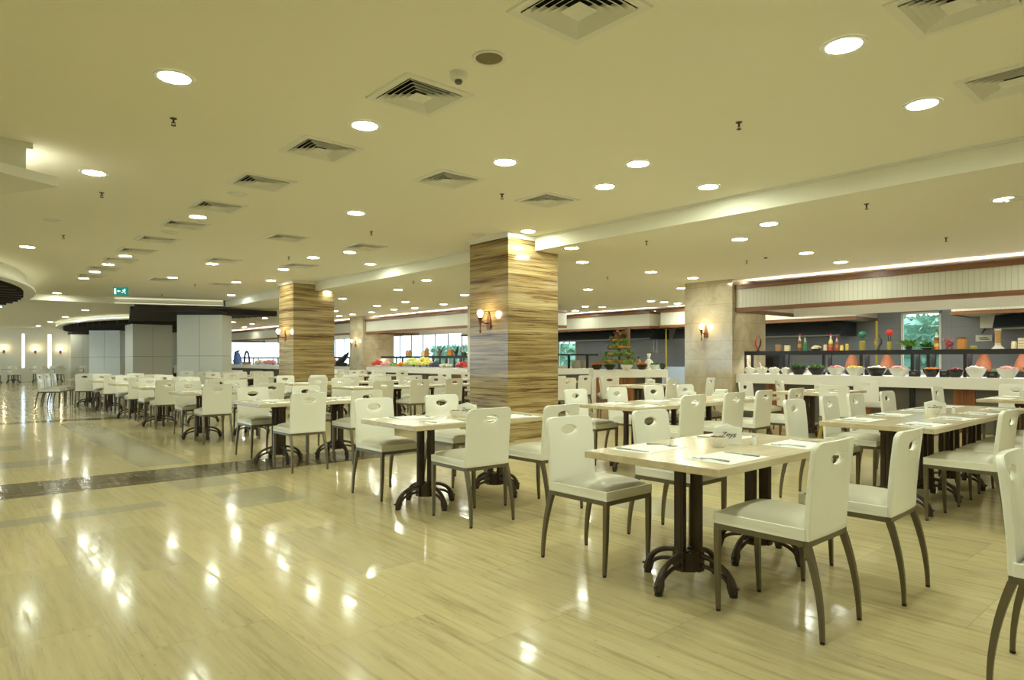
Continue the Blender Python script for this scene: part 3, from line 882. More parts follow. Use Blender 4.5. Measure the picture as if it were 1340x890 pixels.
# ------------------------------------------------------------------ chairs
def ring_back():
    """shell back with an oval hand hole: rings between the hole and the outline, two sides"""
    hz, rx, rz = 0.815, 0.070, 0.031
    z0, z1, w0, w1, rc = 0.445, 0.900, 0.208, 0.212, 0.045
    N = 72
    def outline(a):
        dx, dz = math.cos(a), math.sin(a)
        best = 1e9
        # rounded rectangle, radial march
        lo, hi = 0.0, 0.6
        for _ in range(40):
            t = (lo + hi) / 2
            x, z = abs(dx * t), hz + dz * t
            w = w0 + (w1 - w0) * (z - z0) / (z1 - z0)
            ok = x <= w and z0 <= z <= z1
            if ok and z > z1 - rc and x > w - rc:
                ok = (x - (w - rc)) ** 2 + (z - (z1 - rc)) ** 2 <= rc * rc
            if ok and z < z0 + 0.008 and x > w - 0.008:
                ok = True
            if ok:
                lo = t
            else:
                hi = t
        return lo
    angs = [2 * PI * k / N for k in range(N)]
    # make sure the lower corners are hit exactly
    for sx in (-1, 1):
        a = math.atan2(z0 - hz, sx * w0) % (2 * PI)
        k = min(range(N), key=lambda i: abs(angs[i] - a))
        angs[k] = a
    ts = [0.0, 0.04, 0.15, 0.35, 0.55, 0.75, 0.92, 0.975, 1.0]
    def place(x, z, off):
        u = max(0.0, (z - z0) / (z1 - z0))
        y = -0.232 - 0.055 * u ** 1.4 + 0.022 * (x / 0.21) ** 2 * (0.25 + 0.75 * u)
        return (x, y + off, z)
    v, f = [], []
    R = len(ts)
    for side in (0, 1):
        for j, t in enumerate(ts):
            for k, a in enumerate(angs):
                e = Vector((rx * math.cos(a), rz * math.sin(a)))
                L = outline(a)
                q = Vector((L * math.cos(a), L * math.sin(a)))
                p = e.lerp(q, t)
                th = 0.014
                if j == 0 or j == R - 1:
                    th = 0.010
                v.append(place(p.x, hz + p.y, th if side == 0 else -th))
    def ix(s, j, k):
        return s * R * N + j * N + (k % N)
    for k in range(N):
        for j in range(R - 1):
            f.append((ix(0, j, k), ix(0, j + 1, k), ix(0, j + 1, k + 1), ix(0, j, k + 1)))
            f.append((ix(1, j, k), ix(1, j, k + 1), ix(1, j + 1, k + 1), ix(1, j + 1, k)))
        f.append((ix(0, 0, k), ix(0, 0, k + 1), ix(1, 0, k + 1), ix(1, 0, k)))
        f.append((ix(0, R - 1, k), ix(1, R - 1, k), ix(1, R - 1, k + 1), ix(0, R - 1, k + 1)))
    return MB()._add(v, f)

def chair_proto(caps):
    r = root('dining_chair')
    ring_back().build('backrest', M['shell'], r, smooth=True, angle=40)
    # white seat tray with a hollow for the cushion
    t = MB()
    t.box(-0.216, 0.216, -0.222, 0.246, 0.445, 0.462)
    t.box(-0.216, -0.204, -0.222, 0.246, 0.462, 0.500).box(0.204, 0.216, -0.222, 0.246, 0.462, 0.500).box(-0.204, 0.204, 0.234, 0.246, 0.462, 0.500)
    t.build('seat_shell', M['shell'], r, bevel=0.003)
    c = MB()
    n = 12
    v, f = [], []
    for j in range(n + 1):
        for i in range(n + 1):
            u, w = -1 + 2 * i / n, -1 + 2 * j / n
            u2, w2 = math.copysign(abs(u) ** 0.6, u), math.copysign(abs(w) ** 0.6, w)
            e = (max(0.0, 1 - abs(u2) ** 5) * max(0.0, 1 - abs(w2) ** 5)) ** 0.5
            z = 0.485 + 0.047 * e + 0.014 * (1 - u2 * u2) * (1 - w2 * w2)
            v.append((u2 * 0.209, 0.014 + w2 * 0.226, z))
    for j in range(n):
        for i in range(n):
            a = j * (n + 1) + i
            f.append((a, a + 1, a + n + 2, a + n + 1))
    c._add(v, f).build('cushion', M['cushion'], r, smooth=True, angle=60)
    q = MB()
    q.box(-0.214, 0.214, 0.222, 0.244, 0.418, 0.4455).box(-0.210, 0.210, -0.238, -0.214, 0.418, 0.4455)
    q.box(-0.214, -0.192, -0.214, 0.222, 0.418, 0.4455).box(0.192, 0.214, -0.214, 0.222, 0.418, 0.4455)
    q.build('seat_rail', M['leg'], r)
    for sx in (-1, 1):
        lg = MB().tube([(sx * 0.201, 0.230, 0.42), (sx * 0.203, 0.228, 0.22), (sx * 0.207, 0.222, 0.012)], [0.0145, 0.013, 0.009], square=True).build('leg', M['leg'], r)
        if caps:
            MB().lathe([(0.0115, 0), (0.0115, 0.012)], (sx * 0.207, 0.222, 0.0), 8).build('foot_cap', M['rubber'], lg)
        pts = []
        for k in range(9):
            z = 0.42 - 0.408 * k / 8
            pts.append((sx * (0.196 + 0.012 * (1 - z / 0.42)), -0.226 - 0.072 * (1 - (z / 0.42) ** 2), z))
        lg = MB().tube(pts, [0.0155 - 0.0065 * k / 8 for k in range(9)], square=True).build('leg', M['leg'], r)
        if caps:
            MB().lathe([(0.0115, 0), (0.0115, 0.012)], (pts[-1][0], pts[-1][1], 0.0), 8).build('foot_cap', M['rubber'], lg)
    return r
chair_a = chair_proto(True)
chair_b = chair_proto(False)
_first = {0: True, 1: True}
CHAIRS = []
def chair(x, y, rz, label, group, near=False):
    k = 0 if near else 1
    src = chair_a if near else chair_b
    if _first[k]:
        o = src
        _first[k] = False
    else:
        o = copy_tree(src)
    o.location = (x, y, 0)
    o.rotation_euler = (0, 0, rz)
    tag(o, label, 'chair', group)
    CHAIRS.append(o)
    return o

# ------------------------------------------------------------------ tables
def pedestal_proto():
    r = MB()
    r.box(-0.20, 0.20, -0.025, 0.025, 0.700, 0.709).box(-0.025, 0.025, -0.20, 0.20, 0.700, 0.709)
    r.prism([(0.085 * math.cos(k * PI / 4), 0.085 * math.sin(k * PI / 4)) for k in range(8)], 0.685, 0.702)
    for ang in range(4):
        mx = Matrix.Rotation(ang * PI / 2, 4, 'Z')
        # fluted square bar
        r.prism([(0.048, -0.019), (0.082, -0.019), (0.082, -0.009), (0.087, -0.006), (0.087, 0.006), (0.082, 0.009), (0.082, 0.019), (0.048, 0.019)], 0.16, 0.655, mx)
        r.prism([(0.0, -0.024), (0.092, -0.024), (0.092, 0.024), (0.0, 0.024)], 0.655, 0.688, mx)
        r.prism([(0.03, -0.026), (0.088, -0.026), (0.088, 0.026), (0.03, 0.026)], 0.09, 0.20, mx)
    r.prism([(0.068 * math.cos(k * PI / 4 + PI / 8), 0.068 * math.sin(k * PI / 4 + PI / 8)) for k in range(8)], 0.085, 0.19)
    o = r.build('pedestal', M['iron'])
    for ang in range(4):
        a = MB()
        c, s = math.cos(ang * PI / 2), math.sin(ang * PI / 2)
        def P(rr, z, t=0.0):
            return (rr * c - t * s, rr * s + t * c, z)
        up = [P(0.07 + 0.205 * math.sin(k * PI / 16), 0.05 + 0.13 * math.cos(k * PI / 16)) for k in range(9)]
        a.tube(up, [0.015, 0.0145, 0.0145, 0.015, 0.0155, 0.017, 0.0185, 0.020, 0.022], 8)
        lo = [P(0.07 + 0.185 * math.sin(k * PI / 16), 0.05 + 0.075 * math.cos(k * PI / 16)) for k in range(9)]
        a.tube(lo, [0.012] * 9, 8)
        a.tube([P(0.262, 0.095), P(0.272, 0.055), P(0.282, 0.018)], [0.021, 0.029, 0.026], 8)
        a.tube([P(0.25, 0.062), P(0.318, 0.050)], [0.012, 0.007], 6)
        am = a.build('arm', M['iron'], o, smooth=True)
    for ang in range(4):
        c, s = math.cos(ang * PI / 2), math.sin(ang * PI / 2)
        MB().lathe([(0.022, 0), (0.022, 0.018)], (0.282 * c, 0.282 * s, 0), 10).build('glide', M['rubber'], o)
    return o
ped = pedestal_proto()
ped_used = [False]
UNIT, TW = 0.79, 0.87
TOPS = {}
def table(x0, yc, units, label, group, name='dining_table', wid=TW, along='x'):
    r = root(name, (x0, yc, 0), 0 if along == 'x' else PI / 2, label, 'table', group)
    L = units * UNIT
    key = (units, wid)
    if key not in TOPS:
        t = MB().box(0.0, L, -wid / 2, wid / 2, 0.709, 0.75)
        TOPS[key] = t.build('tabletop', M['tabletop'], r, bevel=0.006).data
    else:
        o = bpy.data.objects.new('tabletop', TOPS[key]); COL.objects.link(o); o.parent = r
    for k in range(units):
        if not ped_used[0]:
            p = ped; ped_used[0] = True; p.parent = r
        else:
            p = copy_tree(ped, r)
        p.location = (UNIT * (k + 0.5), 0, 0)
    return r

def put(protos, key, maker):
    """first call makes the proto, later calls copy it"""
    if key not in protos:
        protos[key] = maker()
        return protos[key]
    return copy_tree(protos[key])
PR = {}
def mk_mat():
    r = MB().box(-0.20, 0.20, -0.14, 0.14, 0, 0.0012).build('placemat', M['paper'])
    p = MB()
    random.seed(3)
    for k in range(5):
        y = -0.08 + 0.04 * k
        x = -0.12
        while x < 0.10:
            w = random.uniform(0.02, 0.06)
            p.box(x, x + w, y, y + 0.006, 0.0012, 0.0014)
            x += w + 0.015
    p.build('printing', M['faint_ink'], r)
    return r
M['faint_ink'] = mat('faint_grey_print', (0.62, 0.63, 0.58), 0.7)
def mk_fork():
    b = MB()
    b.tube([(0, -0.10, 0.004), (0, -0.05, 0.007), (0, 0.01, 0.009), (0, 0.04, 0.005), (0, 0.055, 0.004)], [0.006, 0.005, 0.0028, 0.004, 0.009], 6)
    for x in (-0.009, -0.003, 0.003, 0.009):
        b.tube([(x, 0.05, 0.004), (x, 0.075, 0.003), (x * 0.9, 0.10, 0.006)], 0.0018, 5)
    return b.build('fork', M['steel'], smooth=True)
def mk_knife():
    b = MB()
    b.tube([(0, -0.11, 0.005), (0, -0.06, 0.005), (0, -0.01, 0.005)], [0.0065, 0.0055, 0.005], 6)
    b.prism([(-0.006, -0.012), (0.006, -0.012), (0.009, 0.05), (0.007, 0.10), (-0.002, 0.115), (-0.006, 0.10)], 0.003, 0.006)
    return b.build('knife', M['steel'], smooth=True)
def mk_bowl():
    r = MB().lathe([(0.0, 0.0), (0.034, 0.0), (0.036, 0.004), (0.050, 0.028), (0.056, 0.062), (0.053, 0.062), (0.046, 0.030), (0.0, 0.012)], seg=24).build('sugar_bowl', M['china'], smooth=True)
    s = MB()
    random.seed(5)
    for k in range(14):
        a = random.uniform(0, 2 * PI); q = random.uniform(0, 0.035)
        s.box(-0.014, 0.014, -0.004, 0.004, 0, 0.03, Matrix.Translation((q * math.cos(a), q * math.sin(a), 0.034)) @ Matrix.Rotation(a, 4, 'Z') @ Matrix.Rotation(random.uniform(-0.6, 0.6), 4, 'X'))
    s.build('sachets', M['cocoa'], r)
    return r
def mk_napkin():
    r = root('napkin_holder')
    r.scale = (1.28, 1.28, 1.28)
    h = MB()
    h.box(-0.065, 0.065, -0.030, -0.026, 0, 0.082).box(-0.065, 0.065, 0.026, 0.030, 0, 0.082).box(-0.065, 0.065, -0.03, 0.03, 0, 0.004)
    h.build('holder', M['china'], r, bevel=0.0015)
    n = MB()
    for k in range(8):
        y = -0.022 + 0.0058 * k
        n.prism([(-0.058, 0), (0.058, 0), (0.058, 0.07), (0.0, 0.092 + 0.002 * (k % 3)), (-0.058, 0.078)], 0, 0.004, Matrix.Translation((0, y + 0.004, 0.004)) @ Matrix.Rotation(PI / 2, 4, 'X'))
    n.build('napkins', M['paper'], r)
    cu = bpy.data.curves.new('script', 'FONT')
    cu.body = 'Zeys'; cu.size = 0.036; cu.shear = 0.45; cu.extrude = 0.0004; cu.align_x = 'CENTER'
    t = bpy.data.objects.new('lettering', cu)
    COL.objects.link(t)
    bpy.context.view_layer.update()
    me = bpy.data.meshes.new_from_object(t)
    bpy.data.objects.remove(t)
    me.materials.clear(); me.materials.append(M['ink'])
    for v in me.vertices:
        v.co = Vector((v.co.x, -0.0308 - v.co.z, v.co.y + 0.038))
    t = bpy.data.objects.new('lettering', me); COL.objects.link(t); t.parent = r
    return r
def mk_shaker():
    r = MB().lathe([(0.0, 0), (0.019, 0), (0.021, 0.01), (0.016, 0.045), (0.013, 0.055), (0.0, 0.058)], seg=14).build('salt_shaker', M['china'], smooth=True)
    MB().lathe([(0.0135, 0.055), (0.012, 0.062), (0.0, 0.066)], seg=14).build('shaker_cap', M['steel'], r, smooth=True)
    return r
def item(key, maker, x, y, z, rz, label, cat, group):
    o = put(PR, key, maker)
    o.location = (x, y, z); o.rotation_euler = (0, 0, rz)
    tag(o, label, cat, group)
    return o

def setting(tname, x0, yc, units, wid=TW, cutlery=True, centre=True, skip=()):
    """placemats with fork and knife at every seat, condiments in the middle"""
    for k in range(units):
        x = x0 + UNIT * (k + 0.5)
        for s, sn in ((-1, 'near'), (1, 'far')):
            if (k, s) in skip:
                continue
            px_, py_ = x + random.uniform(-0.04, 0.04), yc + s * (wid / 2 - 0.18)
            rz = (0 if s < 0 else PI) + random.uniform(-0.06, 0.06)
            where = '%s seat of the %s, %s side' % (ORD[k], tname, sn)
            item('mat', mk_mat, px_, py_, 0.7502, rz, 'paper placemat at the ' + where, 'placemat', 'paper placemats')
            if cutlery:
                c, sn_ = math.cos(rz), math.sin(rz)
                for key, mk, dx, a in (('fork', mk_fork, -0.15, 0.12), ('knife', mk_knife, 0.155, -0.05)):
                    item(key, mk, px_ + c * dx, py_ + sn_ * dx, 0.7518, rz + a + random.uniform(-0.1, 0.1), 'steel %s on the placemat at the %s' % (key, where), key, 'steel %ss' % key)
    if centre:
        xm = x0 + UNIT * units / 2
        item('napkin', mk_napkin, xm + 0.09, yc + 0.04, 0.7502, -0.95, 'napkin holder with black script in the middle of the ' + tname, 'napkin holder', 'napkin holders')
        item('bowl', mk_bowl, xm - 0.06, yc + 0.01, 0.7502, 0.3, 'small white bowl of sachets in the middle of the ' + tname, 'bowl', 'small white condiment bowls')
        if cutlery:
            item('shaker', mk_shaker, xm + 0.16, yc - 0.10, 0.7502, 0, 'white salt shaker beside the napkin holder of the ' + tname, 'salt shaker', 'salt shakers')

AX = 2.81                                             # aisle tables start here
JIT = lambda s: random.uniform(-s, s)
AISLE = [2.125, 4.79, 8.08, 11.25, 13.95, 16.30, 18.95]
fine = {}
for i, yc in enumerate(AISLE):
    tn = '%s aisle table' % ORD[i]
    table(AX, yc, 2, 'pale wood four-seat table on twin iron pedestals, %s along the aisle' % ORD[i], 'four-seat tables along the aisle')
    random.seed(100 + i)
    setting(tn, AX, yc, 2, cutlery=i < 4, centre=i < 6)
    offs = {0: [(0, -1, 3.185, 1.575, 0.0), (1, -1, 3.96, 1.50, 0.03), (0, 1, 3.14, 2.735, 0.0), (1, 1, 4.0, 2.72, 0.0)],
            1: [(0, -1, 3.24, 4.20, -0.03), (1, -1, 3.93, 4.10, 0.02), (0, 1, 3.19, 5.40, 0.02), (1, 1, 4.03, 5.46, 0.0)],
            2: [(0, -1, 3.15, 7.33, 0.0), (1, -1, 3.95, 7.45, 0.0), (0, 1, 3.17, 8.60, 0.03), (1, 1, 3.95, 8.70, 0.0)]}.get(i)
    if offs is None:
        offs = [(k, s, AX + UNIT * (k + 0.5) + JIT(0.05), yc + (-0.60 if s < 0 else 0.60) + JIT(0.06), JIT(0.07)) for k in (0, 1) for s in (-1, 1)]
    for k, s, x, y, a in offs:
        chair(x, y, a + (0 if s < 0 else PI),
              'white slotted-back chair %s, %s end of the %s' % ('seen from behind' if s < 0 else 'facing the camera', 'aisle' if k == 0 else 'buffet', tn),
              'chairs at the aisle tables', near=i < 2)
# a turned table at the end of the aisle row, chairs in a line along the aisle
tt = table(3.0, 20.9, 2, 'pale table turned along the aisle behind a line of three chairs', 'four-seat tables along the aisle')
tt.rotation_euler.z = 1.22
for k in range(3):
    chair(2.41 + 0.21 * (k - 1), 21.2 + 0.60 * (k - 1), -PI / 2 + 1.22 - PI / 2 + JIT(0.05), 'white chair with its back to the aisle, %s of the line of three' % ORD[k], 'chairs at the aisle tables')
for k in range(2):
    chair(3.74 + 0.27 * k, 21.05 + 0.75 * k, 1.22 + JIT(0.05), 'white chair across the turned table from the line of three, %s seat' % ORD[k], 'chairs at the aisle tables')
chair(2.93, 20.36, -0.30, 'greyish white chair at the near end of the turned aisle table', 'chairs at the aisle tables')

# chair cut off by the picture edge, closest to the camera
chair(3.31, 0.39, PI + 0.02, 'white chair cut off by the picture edge, closest to the camera', 'chairs at the aisle tables', near=True)

# long tables in the second row
BX = 5.66
LONG = [(2.02, 4, 'first long table'), (4.80, 4, 'second long table'), (11.25, 4, 'third long table'), (13.95, 4, 'fourth long table'), (19.3, 4, 'fifth long table'), (22.0, 3, 'sixth long table')]
for i, (yc, u, tn) in enumerate(LONG):
    table(BX, yc, u, 'long pale wood table, %s in the row behind the aisle tables' % ORD[i], 'long tables in the second row')
    random.seed(200 + i)
    setting(tn, BX, yc, u, cutlery=i < 2, centre=i < 4)
    for k in range(u):
        for s in (-1, 1):
            x = BX + UNIT * (k + 0.5) + JIT(0.04)
            y = yc + (-0.57 if s < 0 else 0.60) + JIT(0.05)
            chair(x, y, (0 if s < 0 else PI) + JIT(0.05),
                  'white chair %s, %s seat from the aisle, %s' % ('seen from behind' if s < 0 else 'facing the camera', ORD[k], tn),
                  'chairs at the long tables', near=(i == 0))

r = root('napkin_stack', (8.25, 4.95, 0.7502), 0.3, 'stack of folded white napkins at the buffet end of the second long table', 'napkins')
for k in range(3):
    MB().box(-0.11 + 0.01 * k, 0.11 - 0.02 * k, -0.09, 0.09 - 0.02 * k, 0.036 * k, 0.036 * k + 0.033).build('napkin', M['paper'], r, bevel=0.005)
# small tables by the buffet, chairs at their ends
SM = [(10.2, 4.75, 2, 'small table before the salad buffet, left of the black counter post'), (10.35, 2.0, 2, 'small table before the salad buffet at the picture edge'),
      (10.2, 8.2, 2, 'small table between the first travertine pillar and the marble pillar'), (10.2, 11.25, 2, 'small table before the fruit island'),
      (10.2, 14.0, 2, 'small table before the fruit buffet'), (10.2, 19.3, 2, 'distant table before the fruit buffet'), (10.2, 22.0, 2, 'farthest table before the fruit buffet')]
SN = ['small table before the salad buffet', 'small table at the picture edge', 'table beside the marble pillar', 'table before the fruit island', 'table before the fruit buffet', 'distant fruit buffet table', 'farthest fruit buffet table']
for i, (x, yc, u, l) in enumerate(SM):
    table(x, yc, u, l, 'tables before the buffet')
    l = SN[i]
    random.seed(300 + i)
    setting(l, x, yc, u, cutlery=False, centre=i < 3)
    nm = l
    if i == 0:
        spec = [(9.98, 4.02, -PI / 2 + 0.05, 'white chair with its back to the camera at the small table before the salad buffet'), (11.35, 5.35, PI + 0.75, 'white chair facing the camera behind the small table before the salad buffet'),
                (10.05, 5.30, PI, 'narrow looking white chair at the far corner of the small table'), (12.35, 4.45, PI * 0.72, 'turned white chair close to the salad buffet counter')]
    elif i == 1:
        spec = [(10.35, 2.62, PI, 'white chair with tilted slot before the zebrano counter panel'), (12.0, 2.35, PI / 2 + 0.1, 'white chair behind the small table at the picture edge'), (11.3, 1.35, 0, 'white chair on the near side of the small table at the picture edge')]
    elif i == 2:
        spec = [(10.55, 7.6, 0.05, 'white chair on the near side of the table beside the marble pillar'), (11.75, 7.55, 0.9, 'white chair seen edge-on before the marble pillar'), (10.75, 8.98, PI + 0.85, 'edge-on white chair before the fruit island'), (11.35, 9.62, -0.75, 'edge-on white chair back to back before the fruit island')]
    else:
        spec = [(x + UNIT * (k + 0.5) + JIT(0.05), yc + s * 0.6 + JIT(0.05), (0 if s < 0 else PI) + JIT(0.1), 'white chair %s, %s seat, at the %s' % ('seen from behind' if s < 0 else 'facing the camera', ORD[k], l)) for k in (0, 1) for s in (-1, 1)]
    for a, b, c, lb in spec:
        chair(a, b, c, lb, 'chairs before the buffet')
chair(9.7, 9.45, -0.5, 'white chair beside the first travertine pillar, back to the camera', 'chairs before the buffet')

# tables at the far end of the hall
for i, (px, py) in enumerate([(2, 500), (52, 498), (105, 493), (160, 490), (212, 489), (270, 486)]):
    p = on_z(px, py, 0)
    d = depth_of(p)
    if d > 41:
        p = p * (41 / d)
    l = 'far hall table %s' % ['by the picture edge', 'before the middle wall lamp', 'before the farthest column', 'before the shaded column', 'before the bluish column', 'before the broad column'][i]
    p.y = min(p.y, 44.0)
    table(p.x - 0.8, p.y, 2, l, 'tables at the far end of the hall')
    random.seed(400 + i)
    for k in (0, 1):
        for s in (-1, 1):
            chair(p.x - 0.4 + 0.8 * k, p.y + s * 0.62, (0 if s < 0 else PI) + JIT(0.2), 'tiny white chair %s, %s seat, %s' % ('seen from behind' if s < 0 else 'facing the camera', ORD[k], l), 'chairs at the far end of the hall')

# ------------------------------------------------------------------ salad buffet
CX = 13.2
CZ = 0.96
def counter(name, y0, y1, label, panels, x0=CX, depth=1.9):
    r = root(name, (x0, (y0 + y1) / 2, 0), 0, label, 'buffet counter')
    h = (y1 - y0) / 2
    MB().box(0, depth, -h, h, CZ - 0.20, CZ).build('worktop', M['white_paint'], r, bevel=0.004)
    MB().box(0.16, depth - 0.05, -h + 0.02, h - 0.02, 0.0, CZ - 0.20).build('base', M['grey_panel'], r)
    ym = (y0 + y1) / 2
    for kind, a, b in panels:
        MB().box(0.13, 0.16, a - ym, b - ym, 0.02, CZ - 0.205).build({'w': 'wood_panel', 'g': 'grey_panel', 'p': 'post'}[kind], M[{'w': 'wood_panel', 'g': 'grey_panel', 'p': 'black_frame'}[kind]], r)
    return r
def cy(px, X=CX + 0.14):
    return on_x(px, X).y
counter('buffet_counter', -1.0, 7.54, 'long white topped salad buffet counter with grey and zebrano panels',
        [('w', cy(1029), cy(1002)), ('w', cy(1141), cy(1118)), ('p', cy(1197), cy(1190)), ('w', cy(1276), cy(1247)), ('w', cy(1360), cy(1333))])
counter('buffet_counter', 17.12, 24.12, 'white topped fruit buffet counter between the pillars', [('w', cy(613), cy(594)), ('w', cy(590), cy(571)), ('g', cy(560), cy(540))])
counter('buffet_counter', 25.4, 42.0, 'distant white buffet counter beyond the second travertine pillar', [])
def shelf(name, x, y0, y1, z, label, posts):
    r = root(name, (x, (y0 + y1) / 2, CZ), 0, label, 'shelf')
    h = (y1 - y0) / 2
    MB().box(-0.03, 0.0, -h, h, z - CZ - 0.09, z - CZ).box(0.31, 0.34, -h, h, z - CZ - 0.06, z - CZ - 0.012).box(0, 0.31, -h, h, z - CZ - 0.03, z - CZ - 0.012).build('shelf_frame', M['black_frame'], r)
    MB().box(0.0, 0.33, -h + 0.01, h - 0.01, z - CZ - 0.012, z - CZ).build('shelf_top', M['cream'], r)
    MB().box(0.06, 0.11, -h + 0.05, h - 0.05, z - CZ - 0.045, z - CZ - 0.03).build('light_strip', M['led_white'], r)
    for y in posts:
        yy = y - (y0 + y1) / 2
        MB().box(-0.02, 0.03, yy - 0.025, yy + 0.025, 0, z - CZ - 0.03).build('post', M['black_frame'], r)
        MB().box(0.26, 0.32, yy - 0.035, yy + 0.035, 0, z - CZ - 0.03).build('post', M['black_frame'], r)
SX, SZ = 13.62, 1.455
sy = lambda px: on_x(px, SX).y
shelf('food_shelf', SX, 0.2, sy(973), SZ, 'long black framed shelf over the salad buffet',
      [sy(975), sy(1022), sy(1078), sy(1127), sy(1194), sy(1215), sy(1263), 0.4])
S2 = 14.0
s2 = lambda px: on_x(px, S2).y
shelf('food_shelf', S2 - 0.05, s2(614), s2(485), 1.40, 'black framed shelf over the fruit buffet', [s2(486), s2(497), s2(520), s2(543), s2(560), s2(577), s2(596), s2(608)])
shelf('food_shelf', S2 - 0.05, 26.5, 41.0, 1.40, 'distant black framed shelf beyond the second travertine pillar', [27, 30, 33, 36, 39])

def food(b_color, rad, z, n=22, size=0.045, parent=None, name='food', leafy=False):
    b = MB()
    if leafy:
        b.leafs(n * 3, lambda: (lambda a, q: (q * math.cos(a), q * math.sin(a), z + 0.06 * (1 - q / rad) * random.random()))(random.uniform(0, 2 * PI), rad * math.sqrt(random.random())), size * 2)
    else:
        for _ in range(n):
            a, q = random.uniform(0, 2 * PI), rad * 0.85 * math.sqrt(random.random())
            b.ball((q * math.cos(a), q * math.sin(a), z + 0.035 * (1 - (q / rad) ** 2) + random.uniform(-0.008, 0.01)), size * random.uniform(0.7, 1.1), 0.7, 1, 0.12)
    o = b.build(name, M[b_color], parent)
    return o
def bowl(x, y, z, rad, h, m, fill, label, leafy=False, spoon=False, rz=0, group='salad bowls on the buffet'):
    r = root('salad_bowl', (x, y, z), rz, label, 'bowl', group)
    MB().lathe([(0.0, 0.0), (rad * 0.5, 0.0), (rad * 0.55, 0.01), (rad * 0.85, h * 0.55), (rad, h), (rad * 0.96, h), (rad * 0.8, h * 0.55), (rad * 0.4, 0.03), (0, 0.03)], seg=28).build('bowl', M[m], r, smooth=True)
    food(fill, rad * 0.9, h * 0.92, 26 if not leafy else 40, rad * 0.2, r, 'salad', leafy)
    if spoon:
        MB().tube([(0.0, 0, h * 0.8), (0.03, 0.04, h + 0.07), (0.035, 0.07, h + 0.14)], [0.014, 0.010, 0.012], 8).build('serving_spoon', M['china'], r, smooth=True)
    return r
random.seed(11)
BWX = 13.40
def by(px):
    return on_x(px, BWX).y
bl = [(981, .125, .11, 'china', 'cream', 'small white dressing bowl with spoon, beside the marble pillar', False, True), (997, .125, .11, 'china', 'cream', 'small white dressing bowl with spoon, second from the marble pillar', False, True),
      (1013, .125, .11, 'china', 'rice', 'small white dressing bowl, third from the marble pillar', False, False), (1028.5, .11, .11, 'china', 'rice', 'small white bowl just left of the green salad', False, False),
      (1045, .165, .14, 'black_china', 'leaf', 'black bowl heaped with long green leaves', True, False), (1069, .17, .14, 'black_china', 'salad', 'black bowl of chopped green salad', True, False),
      (1094, .165, .15, 'china', 'pink', 'white bowl of pinkish salad right of the black salad bowls', False, False), (1119.5, .175, .15, 'china', 'lemon', 'white bowl of pale salad under the tall pickle jar', False, False),
      (1147, .18, .15, 'black_china', 'rice', 'black bowl of white salad between two white bowls', False, False), (1176, .17, .15, 'china', 'pink', 'white bowl left of the black counter stand', False, False),
      (1218.5, .135, .14, 'black_china', 'orange', 'black bowl heaped with grated orange carrot', False, False), (1250.5, .13, .13, 'black_china', 'beet', 'black bowl of pink beetroot salad', False, False),
      (1277, .155, .16, 'china', 'rice', 'white bowl of white salad below the big brown jar', False, False), (1318.5, .155, .16, 'china', 'pink', 'white bowl at the picture edge of the buffet', False, False),
      (1354, .15, .15, 'black_china', 'salad', 'black bowl just beyond the picture edge', True, False)]
for px, rad, h, m, fl, lab, lf, sp in bl:
    bowl(BWX, by(px), CZ, rad, h, m, fl, lab, lf, sp)
# black serving boxes between the bowls
for px, lab in ((1195, 'black serving box under the shelf beside the white bowl'), (1235.5, 'black serving box between the carrot and beetroot bowls'), (1298, 'black serving box between the two white bowls')):
    r = root('serving_box', (BWX + 0.08, by(px), CZ), 0, lab, 'serving box', 'black serving boxes on the buffet')
    MB().prism([(-0.08, -0.075), (0.08, -0.075), (0.08, 0.075), (-0.08, 0.075)], 0, 0.11).build('box', M['black_frame'], r, bevel=0.01)
    MB().box(-0.082, -0.08, -0.03, 0.03, 0.04, 0.08).build('name_card', M['grey_panel'], r)
# terracotta domes standing behind the bowls
for px, lab in ((1115, 'terracotta teardrop dome under the pickle jar'), (1161, 'terracotta teardrop dome under the red ball jar'), (1287.5, 'terracotta teardrop dome right of the big brown jar'), (1339, 'terracotta teardrop dome cut by the picture edge')):
    X = 14.3
    p = on_x(px, X)
    o = root('terracotta_dome', (X, p.y, CZ), 0, lab, 'terracotta dome', 'terracotta domes behind the salad bowls')
    MB().lathe([(0.0, 0.10), (0.10, 0.10), (0.125, 0.13), (0.13, 0.19), (0.11, 0.27), (0.07, 0.36), (0.04, 0.43), (0.025, 0.46), (0.0, 0.47)], seg=20).build('dome', M['terracotta'], o, smooth=True)
    MB().lathe([(0.12, 0.0), (0.13, 0.02), (0.13, 0.10), (0.0, 0.10)], seg=20).build('warming_base', M['black_frame'], o)
# food platters on the rear part of the counter
for px, fl, lab in ((1062, 'pink', 'platter of pink cold cuts under the shelf near the leaf bowl'), (1093, 'tomato', 'lit platter of red food below the two small jars'), (1152, 'tomato', 'platter of red radishes beside the terracotta dome'),
                    (1132, 'salad', 'platter of lettuce behind the black salad bowl'), (1226, 'beet', 'platter of red cabbage behind the carrot bowl'), (1250, 'cream', 'platter of pale cheese under the shelf'),
                    (1299, 'salad', 'platter of lettuce behind the white bowl at the edge'), (1324, 'red', 'platter of red peppers at the picture edge')):
    p = on_x(px, 14.66)
    r = root('food_platter', (14.66, p.y, CZ), 0, lab, 'platter', 'food platters at the back of the buffet')
    MB().lathe([(0.0, 0.05), (0.12, 0.05), (0.14, 0.07), (0.135, 0.06), (0.11, 0.03), (0.11, 0.0)], seg=20).build('plate', M['china'], r, smooth=True)
    food(fl, 0.12, 0.085, 18, 0.035, r, 'food')

